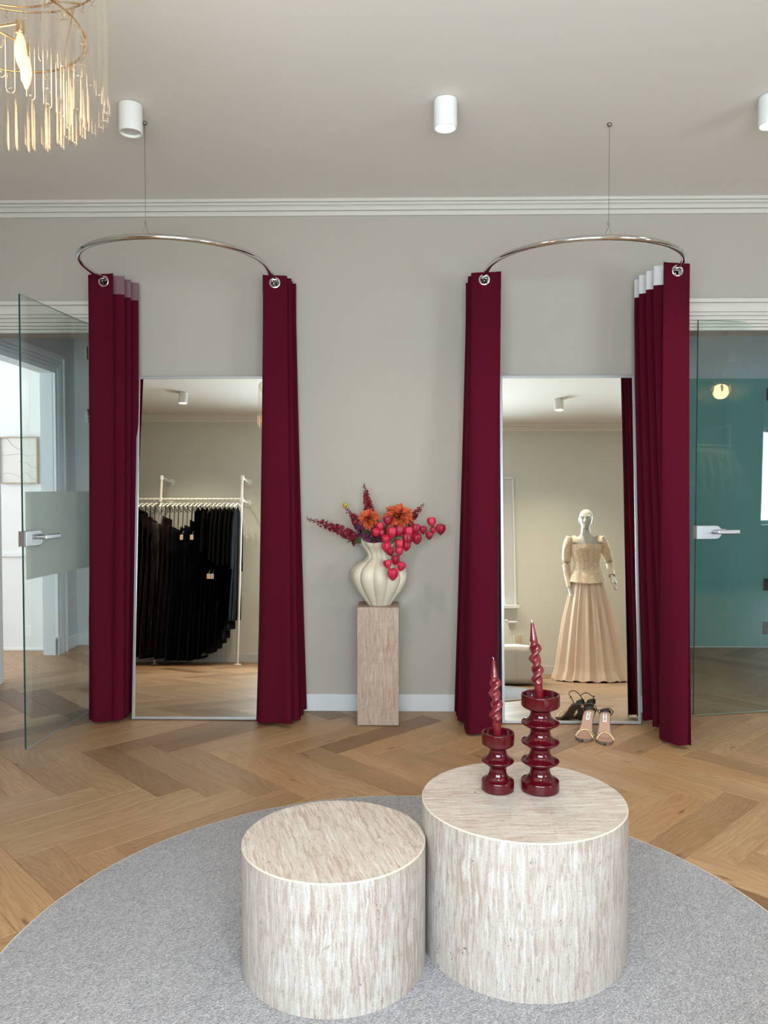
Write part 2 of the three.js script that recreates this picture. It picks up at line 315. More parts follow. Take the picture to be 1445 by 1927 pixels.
function casing(x0, x1, top, steps = casingSteps) { // around an opening in the plane z = 0, standing out towards +z
  const l = [];
  for (const [a, b, d] of steps) { l.push(rbox(x0 - b, x0 - a, 0, top + a, -0.004, d, 0.0015, 1), rbox(x1 + a, x1 + b, 0, top + a, -0.004, d, 0.0015, 1), rbox(x0 - b, x1 + b, top + a, top + b, -0.004, d, 0.0015, 1)); }
  return merge(l);
}
structure('trim_4', casing(DL[0], DL[1], DTOP), M.trim, 'grooved white casing over the left doorway');
structure('trim_5', casing(DR[0], DR[1], DTOP), M.trim, 'grooved white casing over the right doorway');

// corridor and side room behind the wall
{
  structure('wall_corridor', box(-2.76, 3.2, 0, CEIL, -2.05, -1.86), M.corridor, 'pale grey corridor wall behind the doorways');
  structure('wall_end', box(3.08, 3.25, 0, CEIL, -1.86, -0.14), M.corridorTrim);
  // side wall with doorway, face at x = -2.66, opening z from -1.456 to -0.62
  const s = new THREE.Shape(); s.moveTo(0.14, 0); s.lineTo(0.62, 0); s.lineTo(0.62, 2.19); s.lineTo(1.456, 2.19); s.lineTo(1.456, 0); s.lineTo(1.86, 0); s.lineTo(1.86, CEIL); s.lineTo(0.14, CEIL); s.closePath();
  const g = new THREE.ExtrudeGeometry(s, { depth: 0.1, bevelEnabled: false }); g.rotateY(Math.PI / 2); g.translate(-2.76, 0, 0);
  structure('wall_side', g, M.corridor, 'bluish grey side wall with a cased doorway');
  const c = casing(0.62, 1.456, 2.19, [[0, 0.03, 0.02], [0.03, 0.04, 0.012], [0.04, 0.06, 0.028], [0.06, 0.068, 0.016], [0.068, 0.088, 0.03], [0.088, 0.096, 0.018], [0.096, 0.128, 0.026], [0.128, 0.145, 0.038]]);
  c.rotateY(Math.PI / 2); c.translate(-2.66, 0, 0); structure('trim_6', c, M.corridorTrim, 'moulded bluish white casing of the side doorway');
  structure('baseboard_corridor', merge([rbox(-2.66, -2.64, 0, 0.1, -1.86, -1.60, 0.003, 1), rbox(-2.66, 3.08, 0, 0.1, -1.86, -1.84, 0.003, 1), rbox(-2.665, -2.635, 0, 0.14, -1.60, -1.456, 0.003, 1)]), M.corridorTrim);
  structure('wall_sideroom', box(-5.4, -2.76, 0, CEIL, -1.80, -1.63), M.sideRoom, 'white wall of the side room with a dado rail');
  structure('wall_sideroom_near', box(-5.4, LEFT, 0, CEIL, 0, 0.2), M.sideRoom);
  structure('wall_sideroom_left', merge([box(-5.6, -5.4, 0, 0.8, -1.8, 0.2), box(-5.6, -5.4, 2.2, CEIL, -1.8, 0.2), box(-5.6, -5.4, 0.8, 2.2, -1.8, -1.2), box(-5.6, -5.4, 0.8, 2.2, 0, 0.2)]), M.sideRoom);
  structure('trim_7', merge([rbox(-5.4, -2.76, 0.755, 0.785, -1.632, -1.612, 0.003, 1), rbox(-5.4, -2.76, 0, 0.02, -1.632, -1.62, 0.002, 1)]), M.white, 'white dado rail of the side room');
  structure('window_4', box(-5.42, -5.41, 0.8, 2.2, -1.2, 0), M.windowPane);
}

// windows of the rear wall
WIN.forEach(([a, b], k) => {
  const w = structGroup('window_' + (k + 1), k ? 'white framed casement window further along the window wall' : 'white framed casement window above the radiator');
  const z = REAR + 0.1;
  const bar = (x0, x1, y0, y1, d = 0.05) => rbox(x0, x1, y0, y1, z - d / 2, z + d / 2, 0.004, 1);
  part(w, 'window_frame', merge([bar(a, a + 0.05, WY0, WY1, 0.08), bar(b - 0.05, b, WY0, WY1, 0.08), bar(a + 0.05, b - 0.05, WY0, WY0 + 0.05, 0.08), bar(a + 0.05, b - 0.05, WY1 - 0.05, WY1, 0.08), bar((a + b) / 2 - 0.035, (a + b) / 2 + 0.035, WY0 + 0.05, WY1 - 0.05, 0.07)]), M.white);
  for (const [x0, x1] of [[a + 0.05, (a + b) / 2 - 0.035], [(a + b) / 2 + 0.035, b - 0.05]]) part(w, 'pane', box(x0, x1, WY0 + 0.05, WY1 - 0.05, z - 0.002, z + 0.002), M.windowPane);
  const t = 0.13, f = REAR - 0.02;
  part(w, 'window_casing', merge([rbox(a - t, a, WY0, WY1 + t, f, REAR + 0.01, 0.002, 1), rbox(b, b + t, WY0, WY1 + t, f, REAR + 0.01, 0.002, 1), rbox(a, b, WY1, WY1 + t, f, REAR + 0.01, 0.002, 1)]), M.baseboard);
  part(w, 'casing_bead', merge([rbox(b + t - 0.014, b + t + 0.006, WY0, WY1 + t + 0.006, f - 0.014, f + 0.01, 0.002, 1), rbox(a - t - 0.006, a - t + 0.014, WY0, WY1 + t + 0.006, f - 0.014, f + 0.01, 0.002, 1), rbox(a - t, b + t, WY1 + t - 0.014, WY1 + t + 0.006, f - 0.014, f + 0.01, 0.002, 1), rbox(b - 0.012, b + 0.008, WY0, WY1, f - 0.01, REAR + 0.05, 0.002, 1), rbox(a - 0.008, a + 0.012, WY0, WY1, f - 0.01, REAR + 0.05, 0.002, 1), rbox(a, b, WY1 - 0.012, WY1 + 0.008, f - 0.01, REAR + 0.05, 0.002, 1)]), M.white);
  part(w, 'window_sill', rbox(a - t - 0.03, b + t + 0.03, WY0 - 0.04, WY0, REAR - 0.11, REAR + 0.08, 0.006, 2), M.white);
});

// ------------------------------------------------------------------ downlights
function downlight(x, z, lit, label, power = z > 3 ? 10 : 5) {
  const t = thing('ceiling_downlight', label, 'ceiling lamp', [x, CEIL, z]);
  const r = 0.05, h = 0.12;
  part(t, 'housing', lathe([[0, -0.001], [r - 0.002, -0.001], [r, -0.004], [r, -h + 0.002], [r - 0.002, -h], [r - 0.006, -h], [r - 0.008, -h + 0.002], [r - 0.009, -h + 0.03], [0, -h + 0.032]], 48), M.lampWhite);
  const d = new THREE.CylinderGeometry(r - 0.010, r - 0.010, 0.004, 32); d.translate(0, -h + 0.012, 0);
  part(t, 'lens', d, lit ? M.glow : M.glowOff, lit ? 'glowing warm white lens' : 'unlit pale reflector');
  if (lit) {
    const s = new THREE.SpotLight(z < 0 ? lin(0.95, 0.97, 1) : lin(1, 0.86, 0.64), power, 0, 1.05, 0.9, 2); s.position.set(0, -h - 0.004, 0); s.target.position.set(0, -2.9, 0); s.castShadow = true; s.shadow.radius = 2;
    t.add(s); t.add(s.target);
  }
}
downlight(-1.15, 1.12, false, 'unlit white cylinder downlight next to the chandelier, beside a thin wire');
downlight(0.203, 1.14, true, 'glowing white cylinder downlight above the vase, between the two wires');
downlight(1.575, 1.14, true, 'glowing white cylinder downlight cut by the right picture edge');
downlight(-2.33, 3.9, true, 'white cylinder downlight reflected in the mirror with the black gowns');
downlight(1.725, 3.86, true, 'white cylinder downlight reflected above the mannequin in the right mirror');
downlight(5.75, 3.8, true, 'white cylinder downlight reflected in the right glass door beside the chandelier');
downlight(-1.2, -1.0, true, 'white cylinder downlight of the corridor behind the mirror wall', 11);
downlight(-0.98, 3.9, true, 'white cylinder downlight of the rear row above the camera, left one');
downlight(0.37, 3.88, true, 'white cylinder downlight of the rear row above the camera, right one');
downlight(3.0, 1.14, true, 'white cylinder downlight of the front row, beyond the right picture edge');

// ------------------------------------------------------------------ chandeliers
function chandelier(x, z, label) {
  const t = thing('glass_tube_chandelier', label, 'chandelier', [x, CEIL, z]);
  const yb = (y) => y - CEIL;
  part(t, 'canopy', lathe([[0, 0], [0.06, 0], [0.06, -0.045], [0.055, -0.05], [0, -0.05]], 40), M.lampWhite);
  part(t, 'cord', tube([[0, -0.05, 0], [0.012, -0.10, 0.01], [0.04, -0.16, 0], [0.02, -0.22, 0], [0, -0.30, 0]], 0.004, 24, 6), M.wire);
  part(t, 'hanger_rods', merge([[1, 0], [-0.5, 0.866], [-0.5, -0.866]].map(([a, b]) => rod([0, -0.16, 0], [a * 0.17, yb(2.62), b * 0.17], 0.0035, 6))), M.wire);
  const ring = (R, y, r = 0.0028) => { const g = new THREE.TorusGeometry(R, r, 6, 72); g.rotateX(Math.PI / 2); g.translate(0, y, 0); return g; };
  part(t, 'frame', merge([ring(0.262, yb(2.62)), ring(0.173, yb(2.58)), ring(0.212, yb(2.43)), ...[0, 1, 2, 3, 4, 5].map((k) => { const a = k * Math.PI / 3; return rod([0.173 * Math.cos(a), yb(2.58), 0.173 * Math.sin(a)], [0.262 * Math.cos(a), yb(2.62), 0.262 * Math.sin(a)], 0.0025, 6); }), ...[0, 1, 2, 3].map((k) => { const a = k * Math.PI / 2 + 0.4; return rod([0.212 * Math.cos(a), yb(2.43), 0.212 * Math.sin(a)], [0.262 * Math.cos(a), yb(2.62), 0.262 * Math.sin(a)], 0.002, 6); }), rod([0, -0.3, 0], [0, yb(2.36), 0], 0.008, 10), ...[0, 1, 2].map((k) => { const a = k * Math.PI / 3; return rod([-0.173 * Math.cos(a), yb(2.58), -0.173 * Math.sin(a)], [0.173 * Math.cos(a), yb(2.58), 0.173 * Math.sin(a)], 0.0025, 6); })]), M.brass, 'thin brass rings');
  const tubeGeo = (len) => lathe([[0.0095, 0], [0.0095, -len + 0.010], [0.0088, -len + 0.006], [0.0065, -len + 0.002], [0.003, -len + 0.0004], [0, -len]], 14);
  const hook = merge([tube([[0, 0.002, 0], [0.006, 0.010, 0], [0.001, 0.018, 0], [-0.005, 0.010, 0], [0, -0.006, 0]], 0.0011, 14, 4), rod([-0.009, -0.006, 0], [0.009, -0.006, 0], 0.001, 4)]);
  for (const [R, y, len, count, ph] of [[0.262, 2.605, 0.355, 36, 0], [0.173, 2.565, 0.365, 24, 0.1], [0.212, 2.412, 0.20, 26, 0.05]]) {
    const g = tubeGeo(len);
    for (let k = 0; k < count; k++) {
      const a = k / count * Math.PI * 2 + ph, o = part(t, 'glass_tube', g, M.tubeGlass); o.position.set(R * Math.cos(a), yb(y), R * Math.sin(a)); o.rotation.y = -a + rr(-0.4, 0.4);
      if (R !== 0.173) part(o, 'hook', hook, M.brass);
    }
  }
  for (let k = 0; k < 5; k++) {
    const a = k / 5 * Math.PI * 2 + 0.3, o = part(t, 'bulb', lathe([[0.005, 0], [0.011, -0.018], [0.014, -0.04], [0.010, -0.065], [0.003, -0.082], [0, -0.084]], 16), M.bulb, 'warm glowing candle bulb');
    o.position.set(0.085 * Math.cos(a), yb(2.395), 0.085 * Math.sin(a));
    const s = part(t, 'socket', lathe([[0, 0.03], [0.010, 0.03], [0.010, 0], [0, 0]], 14), M.brass); s.position.copy(o.position);
    part(t, 'arm', rod([0, yb(2.425), 0], [0.085 * Math.cos(a), yb(2.42), 0.085 * Math.sin(a)], 0.003, 6), M.brass);
  }
  const l = new THREE.PointLight(lin(1, 0.62, 0.30), 0.6, 0, 2); l.position.set(0, yb(2.33), 0); l.castShadow = true; l.shadow.radius = 4; t.add(l);
}
chandelier(-0.99, 2.57, 'glass tube chandelier with warm bulbs hanging at the upper left corner');
chandelier(4.80, 3.02, 'glass tube chandelier reflected in the right glass door');

// ------------------------------------------------------------------ glass doors
function glassDoor(name, label, ax, az, bx, bz, { handleSide = 1, band, edgeMat }) {
  // from the hinge (ax, az) to the leading edge (bx, bz); local x runs from hinge to leading edge
  const w = Math.hypot(bx - ax, bz - az), turn = Math.atan2(-(bz - az), bx - ax);
  const t = thing(name, label, 'glass door', [ax, 0, az], turn);
  const y0 = 0.010, y1 = 2.245, th = 0.004;
  part(t, 'glass_panel', box(0, w - 0.002, y0, y1, -th, th), M.pane);
  part(t, 'glass_edge', box(w - 0.002, w, y0, y1, -th, th), edgeMat, 'dark green glass edge');
  part(t, 'top_edge', box(0, w, y1, y1 + 0.0015, -th, th), M.glassEdgeLight);
  part(t, 'bottom_edge', box(0, w, y0 - 0.0015, y0, -th, th), M.glassEdgeLight);
  if (band) for (const f of [1]) part(t, 'frosted_band', box(0, w - 0.035, band[0], band[1], f * (th + 0.0003), f * (th + 0.0009)), M.frost, 'frosted matte band');
  for (const y of [0.165, 0.52, 1.72, 2.08]) part(t, 'hinge', merge([rbox(-0.03, 0.035, y - 0.04, y + 0.04, th, th + 0.008, 0.002, 1), rbox(-0.03, 0.035, y - 0.04, y + 0.04, -th - 0.008, -th, 0.002, 1), rod([-0.032, y - 0.04, 0], [-0.032, y + 0.04, 0], 0.008, 10)]), M.chrome);
  // lock case and lever on both faces
  const s = new THREE.Shape(), H = 0.036, Wd = 0.115; s.moveTo(0, -H); s.lineTo(Wd, -H); s.absarc(Wd, 0, H, -Math.PI / 2, Math.PI / 2, false); s.lineTo(0, H); s.closePath();
  const caseG = new THREE.ExtrudeGeometry(s, { depth: 0.014, bevelEnabled: true, bevelSize: 0.002, bevelThickness: 0.002, bevelSegments: 2, curveSegments: 16 });
  for (const f of [1, -1]) {
    const k = part(t, 'lock_case', caseG, M.steel); k.position.set(w, 1.052, f > 0 ? th + 0.001 : -th - 0.001); k.rotation.y = f > 0 ? 0 : 0; k.scale.set(-1, 1, f);
    const lv = merge([rod([0.108, 0.004, 0.014], [0.108, 0.004, 0.062], 0.010, 14), rbox(0.098, 0.235, -0.008, 0.016, 0.050, 0.066, 0.005, 2)]);
    part(k, 'lever_handle', lv, M.steel);
  }
  part(t, 'strike_plate', rbox(w - 0.001, w + 0.003, 1.018, 1.088, -0.014, 0.014, 0.001, 1), M.steel);
  return t;
}
glassDoor('glass_door', 'open clear glass door with frosted band and lever handle left of the mirrors', -1.779, 0.01, -1.838, 0.728, { band: [0.846, 1.284], edgeMat: M.glassEdge });
glassDoor('glass_door', 'nearly closed clear glass door with silver handle beside the right burgundy curtain', 2.402, -0.058, 1.685, 0.085, { edgeMat: M.glassEdge });
{ // teal glass door at the end of the corridor
  const t = thing('teal_door', 'closed glossy teal door at the back of the corridor behind the right glass door', 'door', [3.05, 0, -1.86]);
  part(t, 'door_panel', rbox(-0.95, 0, 0.012, 2.185, 0.002, 0.03, 0.002, 1), M.teal);
  for (const y of [0.165, 0.52, 1.72, 2.06]) part(t, 'hinge', merge([rbox(-0.075, 0.015, y - 0.05, y + 0.05, 0.03, 0.038, 0.002, 1), rod([-0.012, y - 0.05, 0.036], [-0.012, y + 0.05, 0.036], 0.007, 8)]), M.darkHinge);
}
// ---- end of part 2 ----

// ------------------------------------------------------------------ mirrors
function mirror(cx, zb, tilt, label) {
  const w = 0.764, h = 1.945, t = thing('standing_mirror', label, 'mirror', [cx, 0.004, zb], 0);
  t.rotation.x = -tilt * Math.PI / 180;
  const f = 0.016, d = 0.032;
  part(t, 'mirror_glass', box(-w / 2 + f, w / 2 - f, f, h - f, -0.008, -0.003), M.mirror);
  part(t, 'frame', merge([rbox(-w / 2, -w / 2 + f, 0, h, -d, 0, 0.002, 1), rbox(w / 2 - f, w / 2, 0, h, -d, 0, 0.002, 1), rbox(-w / 2 + f, w / 2 - f, 0, f, -d, 0, 0.002, 1), rbox(-w / 2 + f, w / 2 - f, h - f, h, -d, 0, 0.002, 1)]), M.alu, 'slim pale aluminium frame');
  part(t, 'back_board', box(-w / 2 + f, w / 2 - f, f, h - f, -d + 0.004, -0.009), M.backing);
}
mirror(-1.11, 0.205, 4.46, 'tall leaning mirror reflecting a rack of black gowns');
mirror(0.96, 0.245, 5.17, 'tall leaning mirror reflecting a mannequin in a peach gown');

// ------------------------------------------------------------------ curtain rails
function rail(cx, half, zf, y, label) {
  const t = thing('curtain_rail', label, 'curtain rail', [cx, y, 0]);
  const pts = [], zc = zf - half;
  pts.push(V(-half, 0, 0.004), V(-half, 0, zc * 0.5));
  for (let k = 0; k <= 24; k++) { const a = Math.PI - k / 24 * Math.PI; pts.push(V(half * Math.cos(a), 0, zc + half * Math.sin(a))); }
  pts.push(V(half, 0, zc * 0.5), V(half, 0, 0.004));
  part(t, 'rail_tube', tube(pts, 0.0128, 160, 16), M.chrome, 'bent chrome tube');
  for (const s of [-1, 1]) { const g = lathe([[0, 0], [0.034, 0], [0.034, 0.006], [0.022, 0.012], [0, 0.012]], 28); g.rotateX(Math.PI / 2); g.translate(s * half, 0, 0.001); part(t, 'wall_flange', g, M.chrome); }
  part(t, 'suspension_wire', merge([rod([0, 0.055, zf], [0, CEIL - y - 0.012, zf], 0.0014, 6), tube([[-0.014, 0.014, zf], [-0.008, 0.034, zf], [0.002, 0.050, zf], [0.004, 0.066, zf]], 0.0016, 12, 5), tube([[0.014, 0.014, zf], [0.008, 0.034, zf], [-0.001, 0.050, zf], [-0.006, 0.070, zf]], 0.0016, 12, 5)]), M.wire);
  const c = lathe([[0, 0], [0.011, 0], [0.012, -0.006], [0.009, -0.012], [0.003, -0.014], [0, -0.014]], 20); c.translate(0, CEIL - y, zf); part(t, 'ceiling_cap', c, M.wire, 'small dark ceiling anchor');
}
const RY = 2.44;
rail(-1.14, 0.466, 0.965, RY, 'chrome half-round curtain rail hanging from a wire above the mirror with the black gowns');
rail(0.958, 0.491, 0.915, RY, 'chrome half-round curtain rail hanging from a wire above the mirror with the mannequin');

// ------------------------------------------------------------------ curtains
function curtain(label, o) {
  // folds run back along a rail leg: s = 0 is the free front edge at x = inner, s = 1 the first turn at x = outer, and so on
  const { inner, outer, zf, zb, innerB, outerB, zfB, zbB, folds, leg, tape, inner2 = inner, outer2 = outer, innerB2 = innerB, outerB2 = outerB, fan = 1, yb = 0.018, wob = 0.005, slant, sd = 1, frontDrop = 0 } = o;
  seed = sd * 1013;
  const t = thing('eyelet_curtain', label, 'curtain');
  const jT = [], jB = [], jz = []; for (let k = 0; k <= folds + 1; k++) { jT.push(k < 2 ? 0 : rr(-0.010, 0.006)); jB.push(k < 2 ? 0 : rr(-0.02, 0.02)); jz.push(rr(-1, 1)); }
  const shape = (q) => { const c = Math.cos(Math.PI * q); return Math.sign(c) * Math.pow(Math.abs(c), 0.72); };
  const yTop = RY + 0.030;
  const path = (s, v) => { // v = 0 top, 1 bottom
    const k = Math.floor(Math.min(s, folds - 1e-6)), fr = s - k, e = v < 0.08 ? 0 : (v - 0.08) / 0.92, ee = Math.pow(e, 1.15);
    const a = (shape(s) + 1) / 2; // 1 at inner, 0 at outer
    const jitT = lerp(jT[k], jT[k + 1], fr), jitB = lerp(jB[k], jB[k + 1], fr), dirn = Math.sign(inner - outer);
    const sq = Math.pow(clamp((s - 0.6) / (folds - 0.6)), fan); const xt = lerp(lerp(outer, outer2, sq), lerp(inner, inner2, sq), a) + dirn * jitT * (a > 0.5 ? 1 : -1), xb = lerp(lerp(outerB, outerB2, sq), lerp(innerB, innerB2, sq), a) + dirn * jitB * (a > 0.5 ? 1 : -1);
    const ripple = wob * ee * Math.sin(5.2 * v + jz[k] * 3 + fr * 2.2) * (0.4 + 0.6 * Math.sin(Math.PI * fr));
    const zt = zf + (zb - zf) * (s / folds), [b0, b1, b2] = slant;
    const zbm = s < 1 ? b0 * (1 - s) * (1 - 2 * s) + 4 * b1 * s * (1 - s) + b2 * s * (2 * s - 1) : lerp(b2, zbB, (s - 1) / (folds - 1));
    const wrinkle = 0.010 * ee * (N2(s * 2.3 + sd * 5, v * 9 + sd) - 0.5) + 0.012 * ee * ee * Math.sin(fr * 9.4 + jz[k] * 2 + 1.4 * v);
    return V(lerp(xt, xb, ee) + 0.5 * ripple, 0, lerp(zt, zbm, ee) + ripple + wrinkle);
  };
  const nu = folds * 30, rows = [];
  for (let k = 0; k < 26; k++) rows.push(yTop - k * 0.004);
  for (let k = 1; k <= 34; k++) rows.push(lerp(yTop - 0.1, yb, k / 34));
  const H = yTop - yb, nv = rows.length - 1, th = 0.0022;
  const holes = []; for (let k = 0; k < folds; k++) { // where each fold crosses the rail leg
    let best = k + 0.5, bd = 9; for (let q = 0; q <= 60; q++) { const s = k + q / 60, d = Math.abs(path(s, 0).x - leg); if (d < bd) { bd = d; best = s; } } holes.push(best);
  }
  const cells = (i, j) => { const s = (i + 0.5) / nu * folds, y = (rows[j] + rows[j + 1]) / 2; if (y < yTop - 0.12) return false; const h = holes[Math.min(folds - 1, Math.floor(s))], p = path(s, 0), q = path(h, 0); return Math.hypot(p.x - q.x, p.z - q.z, y - (RY - 0.010)) < 0.0235; };
  const arc = new Float32Array(nu + 1); for (let i = 1; i <= nu; i++) { const a = path((i - 1) / nu * folds, 0.3), b = path(i / nu * folds, 0.3); arc[i] = arc[i - 1] + a.distanceTo(b); }
  const face = (side, i0 = 0, yMax = 9, off = th / 2, jMax = nv) => {
    const g = surf((u, vv) => {
      const i = Math.round(u * nu), j = Math.round(vv * jMax), y = rows[j], v = (yTop - y) / H, s = i / nu * folds, e = 0.004;
      const p = path(s, v), a = path(Math.max(0, s - e), v), b = path(Math.min(folds, s + e), v);
      const tx = b.x - a.x, tz = b.z - a.z, l = Math.hypot(tx, tz) || 1;
      p.x += side * off * tz / l; p.z -= side * off * tx / l;
      p.y = y + (j === nv ? 0.006 * Math.sin(s * 4 + sd) : 0) + frontDrop * v * 0; p.u = arc[i]; p.v = y; return p;
    }, nu, jMax, { skip: i0 ? (i, j) => cells(i, j) || shape((i + 0.5) / nu * folds) < -0.6 : cells });
    return g;
  };
  const A = face(1), B = face(-1);
  // rims that close the sheet at its free edges
  const rim = (pick, n) => { const pos = [], idx = []; for (let k = 0; k <= n; k++) { const [ia] = [pick(k)]; for (const g of [A, B]) { const q = g.attributes.position; pos.push(q.getX(ia), q.getY(ia), q.getZ(ia)); } if (k < n) { const b = 2 * k; idx.push(b, b + 1, b + 3, b, b + 3, b + 2); } } const g = new THREE.BufferGeometry(); g.setAttribute('position', new THREE.Float32BufferAttribute(pos, 3)); g.setAttribute('uv', new THREE.Float32BufferAttribute(new Float32Array(pos.length / 3 * 2), 2)); g.setIndex(idx); g.computeVertexNormals(); return g; };
  const rims = [rim((k) => k, nu), rim((k) => nv * (nu + 1) + k, nu), rim((k) => k * (nu + 1), nv), rim((k) => k * (nu + 1) + nu, nv)];
  part(t, 'cloth', merge([A, B, ...rims]), M.curtain, 'burgundy cloth in tight folds');
  // header tape on the reverse side: the sheet keeps the same side out, so it shows on the turns at the inner edge
  const tapeSide = inner > outer ? -1 : 1;
  const tg = face(tapeSide, 1, 9, th / 2 + 0.0012, 25);
  part(t, 'header_tape', tg, tape);
  const ring = new THREE.TorusGeometry(0.0262, 0.0048, 10, 32);
  for (let k = 0; k < folds; k++) { const p = path(holes[k], 0), a = path(holes[k] - 0.02, 0), b = path(holes[k] + 0.02, 0), m = part(t, 'eyelet', ring, M.chrome); m.position.set(p.x, RY - 0.010, p.z); m.rotation.y = -Math.atan2(b.z - a.z, b.x - a.x); m.scale.z = 0.7; }
  return t;
}
curtain('burgundy eyelet curtain beside the open glass door, left of the mirror with the gowns', { inner: -1.548, outer: -1.700, inner2: -1.468, outer2: -1.68, fan: 0.5, zf: 0.27, zb: 0.035, innerB: -1.572, outerB: -1.700, innerB2: -1.508, slant: [0.26, 0.275, 0.275], zbB: 0.06, folds: 7, leg: -1.606, tape: M.tapeMauve, sd: 3 });
curtain('burgundy eyelet curtain between the mirror with the gowns and the vase', { inner: -0.737, outer: -0.612, inner2: -0.70, outer2: -0.572, zf: 0.225, zb: 0.035, innerB: -0.782, outerB: -0.575, innerB2: -0.690, outerB2: -0.518, slant: [0.20, 0.330, 0.315], zbB: 0.05, folds: 7, leg: -0.674, tape: M.tapeMauve, sd: 5 });
curtain('burgundy eyelet curtain between the vase and the mirror with the mannequin', { inner: 0.556, outer: 0.402, inner2: 0.54, outer2: 0.384, zf: 0.27, zb: 0.035, innerB: 0.540, outerB: 0.362, innerB2: 0.535, outerB2: 0.320, slant: [0.30, 0.475, 0.36], zbB: 0.05, folds: 7, leg: 0.467, tape: M.tapeMauve, sd: 8 });
curtain('burgundy eyelet curtain with a pale grey header, beside the right glass door', { inner: 1.375, outer: 1.530, inner2: 1.325, outer2: 1.51, fan: 0.35, zf: 0.43, zb: 0.04, innerB: 1.352, outerB: 1.452, innerB2: 1.385, outerB2: 1.47, slant: [0.50, 0.615, 0.640], zbB: 0.13, folds: 9, leg: 1.449, tape: M.tapeGrey, sd: 11 });

// ------------------------------------------------------------------ rug, tables, candle holders
{
  const t = thing('round_rug', 'large round heathered grey rug under the two travertine tables', 'rug', [0.03, 0, 2.405]);
  const R = 1.135;
  const top = surf((u, v) => { const a = u * Math.PI * 2, r = v * (R - 0.006); const p = V(r * Math.cos(a), 0.0115, -r * Math.sin(a)); p.u = p.x; p.v = p.z; return p; }, 160, 24);
  part(t, 'pile', top, M.rug);
  part(t, 'bound_edge', lathe([[R - 0.006, 0.0115], [R - 0.002, 0.011], [R, 0.007], [R - 0.001, 0.001], [R - 0.02, 0.001]], 160), M.rugEdge, 'cream whipped edge');
}
function drum(label, x, z, R, H, rot, seedOff) {
  const t = thing('drum_table', label, 'side table', [x, 0.012, z]);
  const side = closedSurf((u, v) => { const a = u * Math.PI * 2, p = V(R * Math.cos(a), lerp(0.0, H - 0.003, v), -R * Math.sin(a)); p.u = u * Math.PI * 2 * R + seedOff; p.v = p.y + seedOff * 1.7; return p; }, 128, 4);
  part(t, 'table_side', side, M.trav);
  const top = surf((u, v) => { const a = u * Math.PI * 2, r = (1 - v) * (R - 0.003), x = r * Math.cos(a), zz = -r * Math.sin(a), p = V(x, H, zz); p.u = x * Math.cos(rot) + zz * Math.sin(rot) + seedOff; p.v = -x * Math.sin(rot) + zz * Math.cos(rot); return p; }, 128, 12);
  const g = top; g.setIndex([...g.index.array].reverse()); g.computeVertexNormals();
  part(t, 'table_top', g, M.trav);
  part(t, 'rim_edge', lathe([[R, H - 0.003], [R - 0.001, H - 0.001], [R - 0.003, H]], 128), M.travEdge, 'thin pale edge line');
  return t;
}
drum('low round travertine drum table with nothing on it', -0.173, 2.392, 0.250, 0.334, -0.3, 0.11);
drum('taller round travertine drum table carrying the burgundy candle holders', 0.358, 2.290, 0.288, 0.407, 1.50, 0.37);
const TT = 0.012 + 0.407;
function holder(label, x, z, r, tiers, group) {
  const neck = r * 0.52, pts = [[0, 0], [r - 0.003, 0], [r - 0.0005, 0.003], [r, 0.006], [r, 0.026], [r - 0.001, 0.030]];
  const bell = (y0, y1) => { for (let k = 0; k <= 8; k++) { const q = k / 8; pts.push([lerp(r - 0.002, neck, Math.pow(Math.sin(q * Math.PI / 2), 0.8)), lerp(y0, y1, Math.pow(q, 1.35))]); } };
  bell(0.031, 0.060);
  let y = 0.062; const st = 0.056;
  for (let k = 0; k < tiers; k++) { pts.push([neck, y + 0.004], [neck + 0.002, y + 0.009], [lerp(neck, r, 0.6), y + 0.016], [r - 0.002, y + 0.022], [r, y + 0.0245], [r - 0.001, y + 0.027]); bell(y + 0.028, y + st - 0.002); y += st; }
  pts.push([neck, y + 0.003], [neck + 0.002, y + 0.007], [lerp(neck, r, 0.6), y + 0.012], [r - 0.003, y + 0.016], [r, y + 0.021], [r, y + 0.050], [r - 0.0015, y + 0.053], [r - 0.0045, y + 0.053], [r - 0.006, y + 0.050], [r - 0.007, y + 0.034], [r - 0.012, y + 0.030], [0.016, y + 0.029], [0.0145, y + 0.026], [0.0145, y + 0.012], [0, y + 0.012]);
  const m = single('candle_holder', lathe(pts, 72), M.ceramicRed, label, 'candle holder', group); m.position.set(x, TT, z);
  return TT + y + 0.0125;
}
function candle(label, x, z, y, h, lean, turn) {
  const g = closedSurf((u, v) => {
    const a = u * Math.PI * 2, yy = v * h, q = v; let r = 0.0125 - 0.0015 * q; r *= 1 - 0.55 * sm(0.74, 1, q);
    const tw = sm(0.26, 0.36, q) * (1 - sm(0.74, 0.82, q)), ph = turn + q * 25;
    const lobe = 1 + tw * 0.34 * Math.cos(2 * (a - ph)); r *= lobe * (1 + 0.14 * tw); if (v > 0.985) r *= 1 - sm(0.985, 1, v) * 0.97;
    const ox = tw * 0.0025 * Math.cos(ph), oz = tw * 0.0025 * Math.sin(ph);
    return V(r * Math.cos(a) + ox + lean * q, yy, -r * Math.sin(a) + oz);
  }, 40, 140);
  const cap = new THREE.CircleGeometry(0.0125, 32); cap.rotateX(Math.PI / 2);
  const t = thing('twisted_candle', label, 'candle', [x, y, z]);
  part(t, 'wax', merge([g, cap]), M.candle);
  part(t, 'wick', tube([[lean, h - 0.004, 0], [lean, h + 0.004, 0], [lean - 0.003, h + 0.007, 0]], 0.0008, 6, 5), M.hanger);
}
